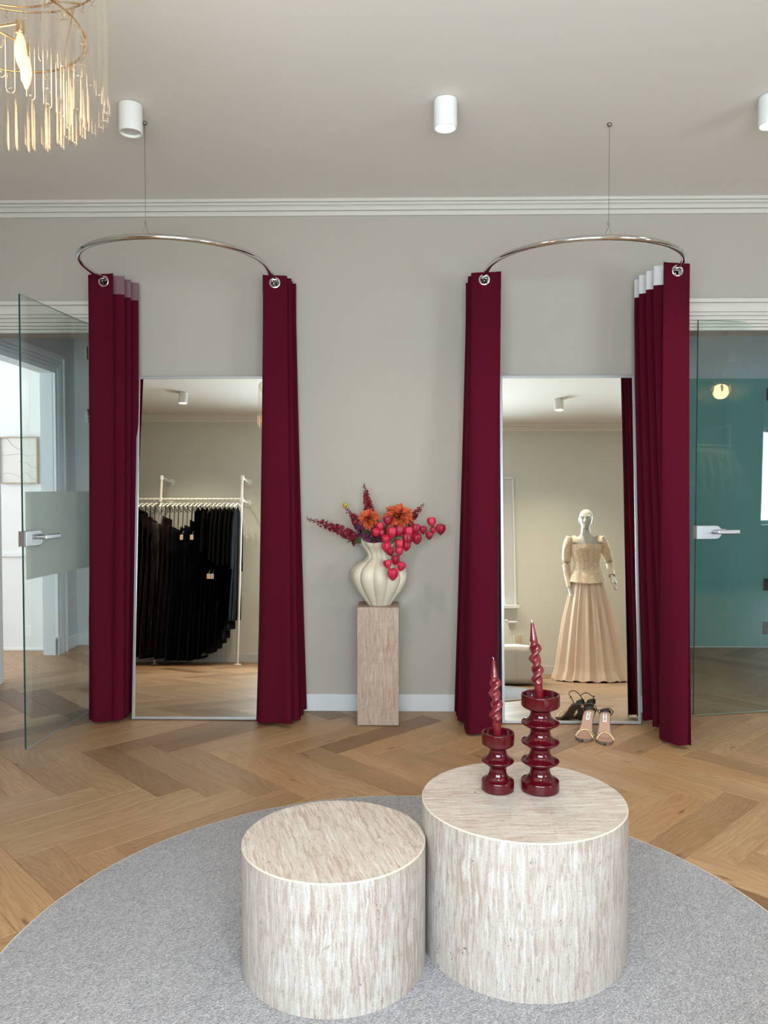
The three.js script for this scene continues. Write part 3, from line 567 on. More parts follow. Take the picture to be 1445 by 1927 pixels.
{
  const y1 = holder('shorter glossy burgundy ceramic candle holder with one flared ring', 0.294, 2.235, 0.0475, 1);
  candle('shorter twisted dark red candle standing in the short holder', 0.294, 2.235, y1, 0.252, -0.014, 0.4);
  const y2 = holder('taller glossy burgundy ceramic candle holder with three flared rings', 0.417, 2.235, 0.0555, 3);
  candle('taller twisted dark red candle standing in the tall holder', 0.417, 2.235, y2, 0.250, -0.026, 1.3);
}

// ------------------------------------------------------------------ pedestal, vase and flowers
{
  const t = thing('pedestal', 'square travertine pedestal under the cream vase', 'pedestal', [-0.106, 0, 0.182]);
  part(t, 'shaft', rbox(-0.113, 0.113, 0.006, 0.652, -0.113, 0.113, 0.0015, 2), M.travWarm);
  part(t, 'plinth_foot', box(-0.108, 0.108, 0, 0.006, -0.108, 0.108), M.slab);
}
const VX = -0.102, VY = 0.652, VZ = 0.175;
{
  const prof = [[0, 0.066], [0.03, 0.090], [0.08, 0.128], [0.13, 0.155], [0.17, 0.161], [0.205, 0.146], [0.235, 0.108], [0.258, 0.076], [0.278, 0.067], [0.305, 0.078], [0.335, 0.104], [0.358, 0.118]];
  const sp = new THREE.SplineCurve(prof.map(([y, x]) => new THREE.Vector2(x, y))), tab = sp.getPoints(240);
  const R = (y) => { let k = 1; while (k < 240 && tab[k].y < y) k++; const a = tab[k - 1], b = tab[k]; return lerp(a.x, b.x, clamp((y - a.y) / (b.y - a.y || 1))); };
  const lobes = 11, surfV = (inset) => closedSurf((u, v) => {
    const a = u * Math.PI * 2, y = 0.358 * v, l = Math.abs(Math.sin(a * lobes / 2 + 0.35)), flut = -0.14 + 0.14 * Math.pow(l, 0.55), top = sm(0.82, 1, v);
    const r = (R(y) - inset) * (1 + flut * lerp(0.8, 1, sm(0, 0.2, v))) * (1 + 0.06 * top * Math.sin(3 * a + 1));
    const p = V(r * Math.cos(a) - 0.012 * sm(0.72, 1, v), y + top * (0.010 * Math.sin(2 * a + 0.6) + 0.006 * Math.cos(5 * a)), -r * Math.sin(a)); p.u = u * 6; p.v = y * 6; return p;
  }, 264, 72);
  const inner = surfV(0.006); inner.setIndex([...inner.index.array].reverse()); inner.computeVertexNormals();
  const bot = new THREE.CircleGeometry(0.064, 40); bot.rotateX(Math.PI / 2); bot.translate(0, 0.0005, 0);
  const t = thing('fluted_vase', 'cream fluted ceramic vase with a pinched neck on the pedestal', 'vase', [VX, VY, VZ]);
  part(t, 'vase_body', merge([surfV(0), inner, bot]), M.vase);
}
const frame = (d) => { const q = new THREE.Quaternion().setFromUnitVectors(V(0, 1, 0), d.clone().normalize()); return q; };
const petal = (l, w, cup, n = 5) => surf((u, v) => { const x = (u - 0.5) * 2, wv = w * Math.pow(Math.sin(Math.PI * clamp(0.06 + v * 0.88)), 0.7); return V(x * wv, v * l, cup * (v * v) - cup * 0.6 * x * x * Math.sin(Math.PI * v)); }, 4, n);
function stemOf(t, pts, r = 0.0022) { return part(t, 'stem', tube(pts, r, 24, 6), M.stem); }
function spike(label, tip, ctrl, m, m2, n, size, from = 0.35, name = 'flower_spike') {
  const t = thing(name, label, 'flower', [VX, VY + 0.25, VZ]);
  const base = V(0, 0, 0), T = V(tip[0] - VX, tip[1] - VY - 0.25, tip[2] - VZ), Cc = V(ctrl[0] - VX, ctrl[1] - VY - 0.25, ctrl[2] - VZ);
  const cv = new THREE.CatmullRomCurve3([base, Cc, T]); stemOf(t, [base, Cc, T]);
  const a = [], b = [], pt = petal(1, 0.42, 0.25, 3), bud = new THREE.SphereGeometry(0.42, 7, 5);
  for (let k = 0; k < n; k++) {
    const q = k / (n - 1), s = Math.min(1, lerp(from, 1.0, q) + rr(-0.012, 0.012)), p = cv.getPoint(s), tg = cv.getTangent(s), fr = frame(tg), an = k * 2.4 + rr(-0.4, 0.4);
    const rad = size * lerp(1, 0.30, Math.pow(q, 1.2)) * rr(0.65, 1.15), out = V(Math.cos(an), 0.35 + rr(-0.2, 0.3), Math.sin(an)).applyQuaternion(fr).normalize();
    const pos = p.clone().addScaledVector(out, size * lerp(0.75, 0.42, q) * rr(0.6, 1.2));
    const dst = q < 0.45 && m2 ? b : a;
    dst.push(rod(p.toArray(), pos.toArray(), 0.0008, 4));
    if (q > 0.74) { const g = bud.clone(); g.applyMatrix4(new THREE.Matrix4().compose(pos, fr, V(rad * 0.8, rad, rad * 0.8))); dst.push(g); } else {
      const fq = frame(out);
      for (let c = 0; c < 5; c++) { const g = pt.clone(); g.applyMatrix4(M4([0, 0, 0], [0.7 + rr(-0.3, 0.5), 0, 0])); g.applyMatrix4(M4([0, 0, 0], [0, c * 1.257 + rr(-0.3, 0.3), 0])); g.applyMatrix4(new THREE.Matrix4().compose(pos, fq, V(rad, rad, rad).multiplyScalar(rr(0.75, 1.05)))); dst.push(g); }
    }
  }
  part(t, 'florets', merge(a), m); if (b.length) part(t, 'lower_florets', merge(b), m2);
  return t;
}
seed = 99;
spike('long drooping crimson flower spike reaching left out of the vase', [-0.505, 1.132, 0.19], [-0.27, 1.045, 0.21], M.crimson, null, 74, 0.0275, 0.34);
spike('upright dark crimson flower spike at the top of the bouquet', [-0.186, 1.326, 0.15], [-0.15, 1.12, 0.16], M.crimson, null, 54, 0.0235, 0.54);
{ const t = spike('crimson and plum snapdragon spike with a yellow tip', [-0.283, 1.196, 0.22], [-0.19, 1.06, 0.22], M.crimson, M.plum, 76, 0.0285, 0.30); const g = new THREE.SphereGeometry(0.014, 14, 10); g.scale(1, 1.15, 1); g.translate(-0.288 - VX, 1.206 - VY - 0.25, 0.22 - VZ); part(t, 'yellow_bud', g, M.bud, 'yellow green bud tip'); }
spike('small crimson flower spike behind the larger orange bloom', [0.148, 1.214, 0.15], [0.05, 1.10, 0.16], M.crimson, null, 40, 0.0205, 0.5);
spike('short plum flower spike low in the bouquet', [-0.115, 1.10, 0.275], [-0.125, 1.02, 0.235], M.plum, M.plum, 40, 0.029, 0.35);
function dahlia(label, c, R, tilt) {
  const t = thing('orange_dahlia', label, 'flower', [VX, VY + 0.25, VZ]);
  const p = V(c[0] - VX, c[1] - VY - 0.25, c[2] - VZ); stemOf(t, [V(0, 0, 0), V(p.x * 0.5, p.y * 0.6, p.z * 0.5), p.clone().add(V(0, -R * 0.4, -R * 0.3))]);
  const geo = [petal(1, 0.24, 0.34), petal(1, 0.20, 0.22), petal(1, 0.28, 0.42)], fq = frame(V(...tilt));
  let k = 0;
  for (const [n, el, l, m] of [[5, 1.40, 0.74, M.orange2], [8, 1.20, 0.84, M.orange], [11, 0.98, 0.92, M.orange], [14, 0.72, 0.97, M.orange], [16, 0.42, 1.0, M.orange], [16, 0.10, 1.0, M.orange], [14, -0.25, 0.95, M.orange2], [10, -0.6, 0.8, M.orange2]])
    for (let i = 0; i < n; i++) {
      const a = i / n * Math.PI * 2 + k * 0.7 + rr(-0.12, 0.12), q = new THREE.Quaternion().setFromEuler(new THREE.Euler(0, a, 0)).multiply(new THREE.Quaternion().setFromEuler(new THREE.Euler(Math.PI / 2 - el + rr(-0.12, 0.12), 0, 0)));
      const o = part(t, 'petal', geo[k++ % 3], m); o.position.copy(p); o.quaternion.copy(fq).multiply(q); o.scale.setScalar(R * l * rr(0.9, 1.08));
    }
}
dahlia('smaller orange dahlia bloom on the left of the bouquet', [-0.158, 1.128, 0.225], 0.060, [-0.15, 0.75, 0.7]);
dahlia('larger orange dahlia bloom on the right of the bouquet', [0.004, 1.140, 0.205], 0.080, [0.1, 0.8, 0.62]);
// physalis branches
function lanternGeo() { // five-ribbed heart-shaped husk, point down
  return closedSurf((u, v) => { const a = u * Math.PI * 2, r = 0.5 * Math.pow(Math.sin(Math.PI * Math.pow(v, 0.72)), 0.75) * (0.82 + 0.18 * Math.pow(Math.abs(Math.cos(a * 2.5)), 0.7)); return V(r * Math.cos(a), 0.42 - 1.08 * v + 0.16 * Math.sin(Math.PI * clamp(v * 2.2)) * (v < 0.45 ? 1 : 0), r * Math.sin(a)); }, 40, 14);
}
const lg = lanternGeo();
function physalis(label, pts, lanterns) {
  const t = thing('physalis_branch', label, 'flower', [VX, VY + 0.25, VZ]), P = pts.map((p) => V(p[0] - VX, p[1] - VY - 0.25, p[2] - VZ));
  const cv = new THREE.CatmullRomCurve3(P); stemOf(t, P, 0.0016);
  for (const [x, y, z, s, k, tilt] of lanterns) {
    const p = V(x - VX, y - VY - 0.25, z - VZ); let best = P[0], bd = 9; for (let q = 0; q <= 40; q++) { const c = cv.getPoint(q / 40), d = c.distanceTo(p) + Math.max(0, p.y - c.y + 0.01); if (d < bd) { bd = d; best = c; } }
    const top = p.clone().add(V(-Math.sin(tilt ?? 0) * s * 0.4 * -1, s * 0.42, 0));
    part(t, 'stalk', tube([best, best.clone().lerp(top, 0.6).add(V(0, 0.008, 0)), top], 0.0010, 8, 5), M.stem);
    const o = part(t, 'lantern', lg, k ? M.pinkred2 : M.pinkred, 'papery pink red husk'); o.position.copy(p); o.scale.set(s, s * 1.02, s); o.rotation.set(rr(-0.25, 0.25), rr(0, 6), tilt ?? rr(-0.3, 0.3));
  }
}
const px2 = (px, py, z) => { const k = (4.47 - z) / 1450; return [(px - 747.8) * k, 1.3 - (py - 919.2) * k, z]; };
const LN = (list) => list.map(([px, py, z, d, k, tl]) => [...px2(px, py, z), d * (4.47 - z) / 1450 * 1.12, k, tl]);
physalis('physalis branch with pink red husks reaching right', [[-0.09, 0.95, 0.21], [0.02, 1.03, 0.25], [0.13, 1.06, 0.25], [0.25, 1.085, 0.24]], LN([[812, 981, 0.23, 15, 0], [829, 995, 0.23, 17, 1], [815, 997, 0.22, 11, 0], [808, 1007, 0.25, 13, 1], [796, 997, 0.24, 13, 1], [782, 994, 0.26, 17, 1, 0.2], [769, 1000, 0.29, 17, 0], [752, 998, 0.28, 18, 1], [784, 1013, 0.27, 18, 1]]));
physalis('physalis branch with pink red husks over the vase rim', [[-0.09, 0.95, 0.21], [-0.04, 1.02, 0.28], [0.02, 1.04, 0.30], [0.07, 1.01, 0.30]], LN([[737, 1001, 0.31, 18, 0], [729, 979, 0.28, 15, 1, 0.3], [715, 990, 0.29, 14, 0, -0.4], [707, 1002, 0.30, 14, 0, 0.5], [767, 1013, 0.30, 19, 1], [765, 1027, 0.30, 15, 1], [751, 1024, 0.31, 16, 0, 0.3], [726, 1015, 0.31, 15, 0, -0.5], [718, 1003, 0.29, 12, 1]]));
physalis('physalis branch with pink red husks drooping down the vase front', [[-0.08, 0.96, 0.22], [-0.03, 1.02, 0.31], [0.0, 0.985, 0.345], [0.0, 0.92, 0.355], [-0.015, 0.87, 0.355]], LN([[727, 1029, 0.325, 16, 0], [734, 1038, 0.335, 14, 1, 0.4], [751, 1037, 0.335, 14, 0], [744, 1053, 0.35, 15, 1], [729, 1061, 0.35, 14, 0, -0.2], [755, 1065, 0.35, 15, 0, 0.25], [739, 1080, 0.36, 19, 0, -0.05]]));
{ // green leaves at the rim
  const lf = petal(1, 0.34, 0.18, 6);
  const t = thing('foliage_sprig', 'green leafy sprig at the left of the vase rim', 'foliage', [VX, VY + 0.25, VZ]);
  stemOf(t, [V(0, 0, 0), V(-0.05, 0.10, 0.03), V(-0.13, 0.12, 0.05)]);
  for (const [x, y, z, s, rx, ry, rz] of [[-0.09, 0.10, 0.05, 0.07, 0.9, 0.3, 0.9], [-0.12, 0.12, 0.05, 0.06, 1.5, 0.2, 1.9], [-0.06, 0.12, 0.04, 0.075, 0.5, 0.4, 0.4], [-0.10, 0.11, 0.06, 0.06, 1.2, -0.4, 2.4], [-0.075, 0.115, 0.06, 0.06, 0.8, 0.1, 1.4], [-0.03, 0.13, 0.06, 0.07, 0.7, 0.2, -0.2], [0.05, 0.12, 0.07, 0.07, 0.9, 0, -0.7], [0.08, 0.11, 0.06, 0.06, 1.3, 0, -1.2], [-0.02, 0.11, 0.09, 0.06, 1.1, 0, 0.3], [0.03, 0.14, 0.05, 0.08, 0.6, 0, 0.1], [0.0, 0.15, 0.03, 0.09, 0.4, 0, 0.3]]) { const o = part(t, 'leaf', lf, M.leaf); o.position.set(x, y, z); o.rotation.set(rx, ry, rz); o.scale.setScalar(s); }
}

// ------------------------------------------------------------------ sandals
{
  const hw = (s) => { const k = [[0, 0.004], [0.012, 0.020], [0.03, 0.034], [0.06, 0.040], [0.09, 0.036], [0.13, 0.026], [0.17, 0.0255], [0.20, 0.026], [0.222, 0.019], [0.232, 0.004]]; let i = 1; while (i < k.length - 1 && k[i][0] < s) i++; const a = k[i - 1], b = k[i]; return lerp(a[1], b[1], clamp((s - a[0]) / (b[0] - a[0]))); };
  const sy = (s) => 0.012 + 0.088 * sm(0.07, 0.20, s) + (s > 0.2 ? (s - 0.2) * 0.1 : 0);
  const LEN = 0.232;
  const plate = (dy, inset, th, s0 = 0) => { const top = surf((u, v) => { const s = lerp(s0, LEN - inset, v), w = Math.max(0.001, hw(s) - inset); return V((u - 0.5) * 2 * w + 0.004 * Math.sin(s * 14), sy(s) + dy, s); }, 10, 40), bot = surf((u, v) => { const s = lerp(s0, LEN - inset, v), w = Math.max(0.001, hw(s) - inset * 1.5); return V((u - 0.5) * 2 * w + 0.004 * Math.sin(s * 14), sy(s) + dy - th, s); }, 10, 40); bot.setIndex([...bot.index.array].reverse()); bot.computeVertexNormals();
    const side = (q) => surf((u, v) => { const s = lerp(s0, LEN - inset, u), w = Math.max(0.001, hw(s) - inset * (1 + 0.5 * v)); return V(q * w + 0.004 * Math.sin(s * 14), sy(s) + dy - th * v, s); }, 40, 1); return merge([top, bot, side(-1), side(1)]); };
  const sole = plate(0, 0, 0.010), ins = plate(0.0012, 0.003, 0.001, 0.02);
  const heel = closedSurf((u, v) => { const a = u * Math.PI * 2, r = lerp(0.020, 0.0065, Math.pow(v, 0.55)), s = lerp(0.207, 0.204, v); return V(r * Math.cos(a), lerp(sy(0.207) - 0.006, 0, v), s + r * Math.sin(a) * 0.9); }, 20, 12);
  const band = (s0, s1, h, r) => tube([[-hw(s0) - 0.001, sy(s0) + 0.002, s0], [-hw(s0) * 0.6, sy(s0) + h, lerp(s0, s1, 0.25)], [0, sy(s0) + h * 1.25, (s0 + s1) / 2], [hw(s1) * 0.6, sy(s1) + h, lerp(s0, s1, 0.75)], [hw(s1) + 0.001, sy(s1) + 0.002, s1]], r, 24, 6);
  const loop = (h, ry) => tube([[-0.024, sy(0.19), 0.19], [-0.034, sy(0.2) + h * 0.6, 0.175], [-0.012, sy(0.2) + h + 0.012, 0.14], [0.022, sy(0.2) + h, 0.145], [0.036, sy(0.2) + h * 0.6, 0.185], [0.026, sy(0.19), 0.195]], ry, 32, 6);
  const cnv = document.createElement('canvas'); cnv.width = 64; cnv.height = 160; const cx = cnv.getContext('2d'); cx.fillStyle = '#eceae8'; cx.fillRect(0, 0, 64, 160); cx.fillStyle = '#23232a';
  for (let k = 0; k < 11; k++) if (k !== 5) { cx.fillRect(18, 14 + k * 12, 28, 8); cx.fillStyle = '#eceae8'; cx.fillRect(k % 2 ? 24 : 32, 16 + k * 12, 8, 3); cx.fillStyle = '#23232a'; }
  const ct = new THREE.CanvasTexture(cnv); ct.colorSpace = THREE.SRGBColorSpace; const labelMat = mat({ map: ct, roughness: 0.6 });
  const labelGeo = surf((u, v) => { const s = lerp(0.150, 0.196, v); const p = V((u - 0.5) * 0.017 + 0.003, sy(s) + 0.0028, s); p.u = u; p.v = v; return p; }, 1, 8);
  function sandal(label, toe, heelP, flip, ankle) {
    const dx = heelP[0] - toe[0], dz = heelP[1] - toe[1], t = thing('heeled_sandal', label, 'shoe', [toe[0], 0, toe[1]], Math.atan2(dx, dz), 'pair of gold strap sandals'); t.scale.set(1.12, 1.04, 1.0);
    part(t, 'sole', sole, M.leather); part(t, 'insole', ins, M.insole, 'tan pink insole'); part(t, 'heel', heel, M.darkLeather);
    part(t, 'toe_strap', merge([band(0.050, 0.072, 0.026, 0.0032), band(0.082, 0.048, 0.026, 0.0032), band(0.078, 0.080, 0.024, 0.0028)]), M.gold, 'crossed gold toe straps');
    part(t, 'heel_counter', surf((u, v) => { const a = lerp(-1.25, 1.25, u), s = 0.205 + 0.026 * Math.cos(a); return V(0.027 * Math.sin(a), sy(0.21) + lerp(-0.004, 0.022 * Math.cos(a * 0.9), v), s); }, 16, 4), M.darkLeather);
    part(t, 'ankle_strap', ankle ? loop(ankle, 0.0025) : loop(0.03, 0.0025), M.darkLeather);
    const b = rbox(-0.006, 0.006, -0.005, 0.005, -0.002, 0.002, 0.001, 1); b.translate(flip * 0.033, sy(0.2) + 0.03, 0.178); part(t, 'buckle', b, M.gold);
    part(t, 'insole_label', labelGeo, labelMat, 'small white label with dark print');
  }
  sandal('left gold strap heeled sandal before the mirror with the mannequin', [0.948, 0.545], [1.040, 0.343], 1, 0.05);
  sandal('right gold strap heeled sandal before the mirror with the mannequin', [1.050, 0.592], [1.112, 0.370], -1, 0.035);
}

// ------------------------------------------------------------------ picture in the side room
{
  const t = thing('framed_picture', 'pale abstract picture in a light wooden frame beyond the left doorway', 'picture', [-3.008, 1.523, -1.605]);
  const w = 0.157, h = 0.186, f = 0.010;
  part(t, 'frame', merge([rbox(-w, -w + f, -h, h, -0.02, 0.012, 0.002, 1), rbox(w - f, w, -h, h, -0.02, 0.012, 0.002, 1), rbox(-w + f, w - f, -h, -h + f, -0.02, 0.012, 0.002, 1), rbox(-w + f, w - f, h - f, h, -0.02, 0.012, 0.002, 1)]), M.woodFrame);
  part(t, 'canvas', box(-w + f, w - f, -h + f, h - f, -0.018, 0.0), M.canvas);
  part(t, 'relief_lines', merge([[[-0.14, 0.16], [-0.09, 0.17], [-0.05, 0.12], [0.0, 0.09], [0.03, 0.08]], [[-0.14, 0.035], [-0.06, 0.045], [0.02, 0.05], [0.08, 0.035], [0.145, 0.04]], [[0.0, -0.01], [0.06, -0.02], [0.10, -0.05], [0.145, -0.065]], [[-0.145, -0.11], [-0.08, -0.10], [-0.02, -0.12], [0.04, -0.16], [0.05, -0.17]], [[0.01, -0.12], [0.06, -0.10], [0.10, -0.14], [0.145, -0.16]]].map((l) => tube(l.map(([x, y]) => [x, y, 0.001]), 0.0018, 24, 5))), M.canvasLine, 'thin raised wavy lines');
}
// ---- end of part 3 ----

// ------------------------------------------------------------------ clothes racks, hangers and gowns (seen in the mirror)
const ZR = 4.5;
function rack(x0, x1, label) {
  const t = thing('wall_clothes_rack', label, 'clothes rack', [0, 0, ZR]);
  const r = 0.0135;
  for (const x of [x0, x1]) {
    part(t, 'post', rod([x, 0.012, 0], [x, 2.13, 0], r, 14), M.rackWhite);
    const g = lathe([[0, 0], [0.045, 0], [0.045, 0.006], [0.018, 0.012], [0, 0.012]], 24); g.translate(x, 0, 0); part(t, 'foot_flange', g, M.rackWhite);
    for (const y of [2.12, 1.865]) { const d = REAR - ZR, f = lathe([[0, 0], [0.045, 0], [0.045, 0.006], [0.02, 0.014], [0, 0.014]], 24); f.rotateX(-Math.PI / 2); f.translate(x, y, d); part(t, 'wall_arm', merge([rod([x, y, 0], [x, y, d - 0.01], r, 12), f, rod([x, y - 0.03, 0], [x, y + 0.02, 0], r * 1.5, 12)]), M.rackWhite); }
  }
  part(t, 'hanging_rail', rod([x0 - 0.34, 1.865, 0], [x1, 1.865, 0], r, 14), M.rackWhite);
}
rack(-2.716, -1.785, 'white tubular wall rack holding the black gowns, seen in the left mirror');
rack(5.55, 6.45, 'white tubular wall rack holding pale gowns, seen in the right glass door');
const hangerGeo = merge([tube([[0, -0.10, 0.205], [0, -0.075, 0.15], [0, -0.05, 0.08], [0, -0.035, 0.02], [0, -0.035, -0.02], [0, -0.05, -0.08], [0, -0.075, -0.15], [0, -0.10, -0.205]], 0.0085, 28, 8)]);
const hookGeo = tube([[0, -0.04, 0], [0, -0.01, 0], [0, 0.012, -0.012], [0, 0.030, -0.016], [0, 0.034, 0], [0, 0.028, 0.016], [0, 0.012, 0.020]], 0.0022, 24, 6);
function hanger(x, turn, label, group, first) {
  if (first) { const t = dup(first, [x, 1.848, ZR], turn, label, group); return t; }
  const t = thing('clothes_hanger', label, 'hanger', [x, 1.848, ZR], turn, group);
  part(t, 'hanger_arms', hangerGeo, M.hanger); part(t, 'hanger_bar', rod([0, -0.118, -0.16], [0, -0.118, 0.16], 0.003, 6), M.wire); part(t, 'hook', hookGeo, M.steel); return t;
}
// gown: width runs along z, thickness along x; neck at local y = 0
function gownGeo({ len, shoulder = 0.19, bust = 0.19, waist = 0.15, hem = 0.24, th = 0.018, thHem = 0.022, folds = 7, sleeves = 0, straps = 0, ph = 0 }) {
  const y0 = straps ? -straps : 0;
  const body = closedSurf((u, v) => {
    const a = u * Math.PI * 2, y = lerp(y0, -len, v), d = v * (len - straps);
    let w = straps ? lerp(bust, waist, sm(0.05, 0.25, d)) : lerp(0.06, shoulder, sm(0, 0.09, d)) * lerp(1, bust / shoulder, sm(0.08, 0.2, d));
    w = d > 0.2 ? lerp(lerp(bust, waist, sm(0.2, 0.42, d)), hem, sm(0.45, len, d)) : w;
    const f = sm(0.25, 0.9, d), rip = 1 + 0.22 * f * Math.sin(folds * a + ph);
    let t = lerp(th * 0.8, thHem, sm(0.2, 0.9, v)) * (1 + 0.15 * Math.sin(y * 9 + ph)); if (v < 0.02) t *= v / 0.02;
    return V(t * Math.sin(a) * (1 + 0.2 * f * Math.cos(folds * 2 * a + ph)), y - (straps ? 0 : 0.05 * Math.abs(Math.cos(a)) * (1 - sm(0, 0.12, d))), w * Math.cos(a) * rip * 0.95);
  }, 72, 40);
  const l = [body];
  if (sleeves) for (const s of [-1, 1]) l.push(closedSurf((u, v) => { const a = u * Math.PI * 2, r = 0.85 * lerp(0.014, 0.018, v), p = lerp(0.0, sleeves, v); return V(r * Math.sin(a), -0.06 - p * 0.97, s * (0.155 + 0.05 * sm(0, 0.3, v) + 0.03 * v) + 0.045 * Math.cos(a) * lerp(0.8, 1.1, v)); }, 20, 14));
  if (straps) for (const s of [-1, 1]) l.push(tube([[0, -0.02, s * 0.09], [0, -straps * 0.5, s * 0.085], [0, -straps - 0.01, s * 0.09]], 0.004, 8, 5));
  return merge(l);
}
seed = 321;
const HG = 'white hangers on the black gown rack';
const ORD = ['first', 'second', 'third', 'fourth', 'fifth', 'sixth', 'seventh', 'eighth', 'ninth', 'tenth', 'eleventh', 'twelfth', 'thirteenth', 'fourteenth', 'fifteenth', 'sixteenth', 'seventeenth', 'eighteenth', 'nineteenth', 'twentieth', 'twenty-first', 'twenty-second', 'twenty-third'];
let firstHanger = null;
const specs = [
  ['black', { len: 1.58, shoulder: 0.2, sleeves: 0.5 }], ['black', { len: 1.60, straps: 0.06, hem: 0.22 }], ['brown', { len: 1.60, straps: 0.12, hem: 0.2 }], ['brown', { len: 1.62, straps: 0.16, hem: 0.23 }],
  ['sequin', { len: 1.58, straps: 0.20, hem: 0.19 }], ['sequin', { len: 1.60, straps: 0.22, hem: 0.21 }], ['brown', { len: 1.62, straps: 0.14, hem: 0.24 }], ['brown', { len: 1.60, straps: 0.24, hem: 0.25 }],
  ['navy', { len: 1.64, straps: 0.27, hem: 0.27 }], ['black', { len: 1.64, straps: 0.28, hem: 0.25 }], ['black', { len: 1.63, straps: 0.26, hem: 0.26 }], ['navy', { len: 1.64, straps: 0.24, hem: 0.28 }], ['navy', { len: 1.63, straps: 0.18, hem: 0.26 }], ['black', { len: 1.64, hem: 0.27 }], ['black', { len: 1.60, hem: 0.24 }],
  ['black', { len: 1.62, hem: 0.24, sleeves: 0.5 }], ['sequin', { len: 1.58, hem: 0.22 }], ['black', { len: 1.60, shoulder: 0.2, sleeves: 0.6, hem: 0.25 }], ['black', { len: 1.56, sleeves: 0.62, hem: 0.24 }], ['black', { len: 1.50, sleeves: 0.66, hem: 0.24 }], ['black', { len: 1.44, sleeves: 0.66, hem: 0.23 }], ['black', { len: 1.34, sleeves: 0.64, hem: 0.24 }], ['black', { len: 1.24, sleeves: 0.7, hem: 0.25 }],
];
const gownLabels = {
  black: ['plain black gown in the left mirror', 'black gowns on the mirrored rack'],
  navy: ['midnight navy gown in the left mirror', 'navy gowns on the mirrored rack'],
  brown: ['very dark brown strappy gown in the left mirror', 'dark brown gowns on the mirrored rack'],
  sequin: ['dark gown with sparkling sequins in the left mirror', 'sequinned gowns on the mirrored rack'],
};
specs.forEach(([k, o], i) => {
  const x = i < 5 ? -2.965 + i * 0.053 : -2.681 + (i - 5) * 0.0503, turn = rr(-0.05, 0.05);
  const ord = ORD[specs.length - 1 - i], h = hanger(x, turn, 'white hanger with steel hook, ' + ord + ' from the right rack post in the left mirror', HG, firstHanger); firstHanger ??= h;
  const t = thing('evening_gown', gownLabels[k][0] + ', ' + ord + ' from the right rack post', 'dress', [x, 1.790, ZR], turn, gownLabels[k][1]);
  part(t, 'gown_cloth', gownGeo({ ...o, len: Math.min(1.735, o.len + (i < 17 ? 0.10 : 0.06)), ph: rr(0, 6), th: 0.015, thHem: 0.0175 }), M[k]);
  if ([11, 13, 17, 18].includes(i)) { const y = i < 15 ? -0.36 : -0.79, tg = part(t, 'price_tag', rbox(-0.018, 0.018, y - 0.055, y, -0.275, -0.272, 0.001, 1), i === 18 ? M.tagLilac : M.tag, 'small paper price tag'); part(tg, 'tag_cord', rod([0, y - 0.002, -0.2735], [0, y + 0.05, -0.19], 0.001, 4), M.hanger); }
});
{
  const g1 = gownGeo({ len: 1.5, hem: 0.26, folds: 9 }), g2 = gownGeo({ len: 1.6, sleeves: 0.5, hem: 0.28 });
  for (let i = 0; i < 11; i++) {
    const x = 5.62 + i * 0.075;
    hanger(x, rr(-0.06, 0.06), 'pale hanger on the rack of pale gowns, seen in the right glass door', 'hangers on the pale gown rack', firstHanger);
    const t = thing('evening_gown', 'pale gown on the rack mirrored in the right glass door', 'dress', [x, 1.790, ZR], rr(-0.05, 0.05), 'pale gowns on the far rack'); part(t, 'gown_cloth', i % 2 ? g1 : g2, M.paleGown);
  }
}
{ // long drape beside the far window
  const t = thing('window_drape', 'long grey green drape beside the far window, mirrored in the right glass door', 'curtain', [7.0, 0, REAR - 0.12]);
  part(t, 'cloth', surf((u, v) => { const p = V(lerp(-0.36, 0.30, u) + 0.05 * (v - 0.5), lerp(0.02, 2.62, v), 0.035 * Math.sin(u * 60) * (1 + 0.3 * Math.sin(v * 3))); p.u = u; p.v = v * 2.6; return p; }, 160, 20), M.drape);
  part(t, 'rod', rod([-0.5, 2.63, 0], [2.0, 2.63, 0], 0.012, 10), M.steel);
}

// ------------------------------------------------------------------ mannequin (seen in the right mirror); faces -z
function sdfMesh(fn, min, size, res) {
  const mc = new MarchingCubes(res, new THREE.MeshBasicMaterial(), false, false, 400000); mc.isolation = 0; mc.reset();
  const h = size / 2, c = [min[0] + h, min[1] + h, min[2] + h];
  for (let k = 0; k < res; k++) for (let j = 0; j < res; j++) for (let i = 0; i < res; i++) { const x = c[0] + h * ((i - res / 2) / (res / 2)), y = c[1] + h * ((j - res / 2) / (res / 2)), z = c[2] + h * ((k - res / 2) / (res / 2)); mc.field[i + j * res + k * res * res] = -fn(x, y, z) / size * 2; }
  mc.update();
  const n = mc.count, g = new THREE.BufferGeometry(), p = new Float32Array(n * 3);
  for (let i = 0; i < n; i++) { p[3 * i] = c[0] + h * mc.positionArray[3 * i]; p[3 * i + 1] = c[1] + h * mc.positionArray[3 * i + 1]; p[3 * i + 2] = c[2] + h * mc.positionArray[3 * i + 2]; }
  g.setAttribute('position', new THREE.BufferAttribute(p, 3));
  let m = mergeVertices(g, 1e-5); m.computeVertexNormals(); m.setAttribute('uv', new THREE.Float32BufferAttribute(new Float32Array(m.attributes.position.count * 2), 2)); return m;
}
const cap = (x, y, z, a, b, ra, rb) => { const dx = b[0] - a[0], dy = b[1] - a[1], dz = b[2] - a[2], px = x - a[0], py = y - a[1], pz = z - a[2]; const t = clamp((px * dx + py * dy + pz * dz) / (dx * dx + dy * dy + dz * dz)); return Math.hypot(px - t * dx, py - t * dy, pz - t * dz) - lerp(ra, rb, t); };
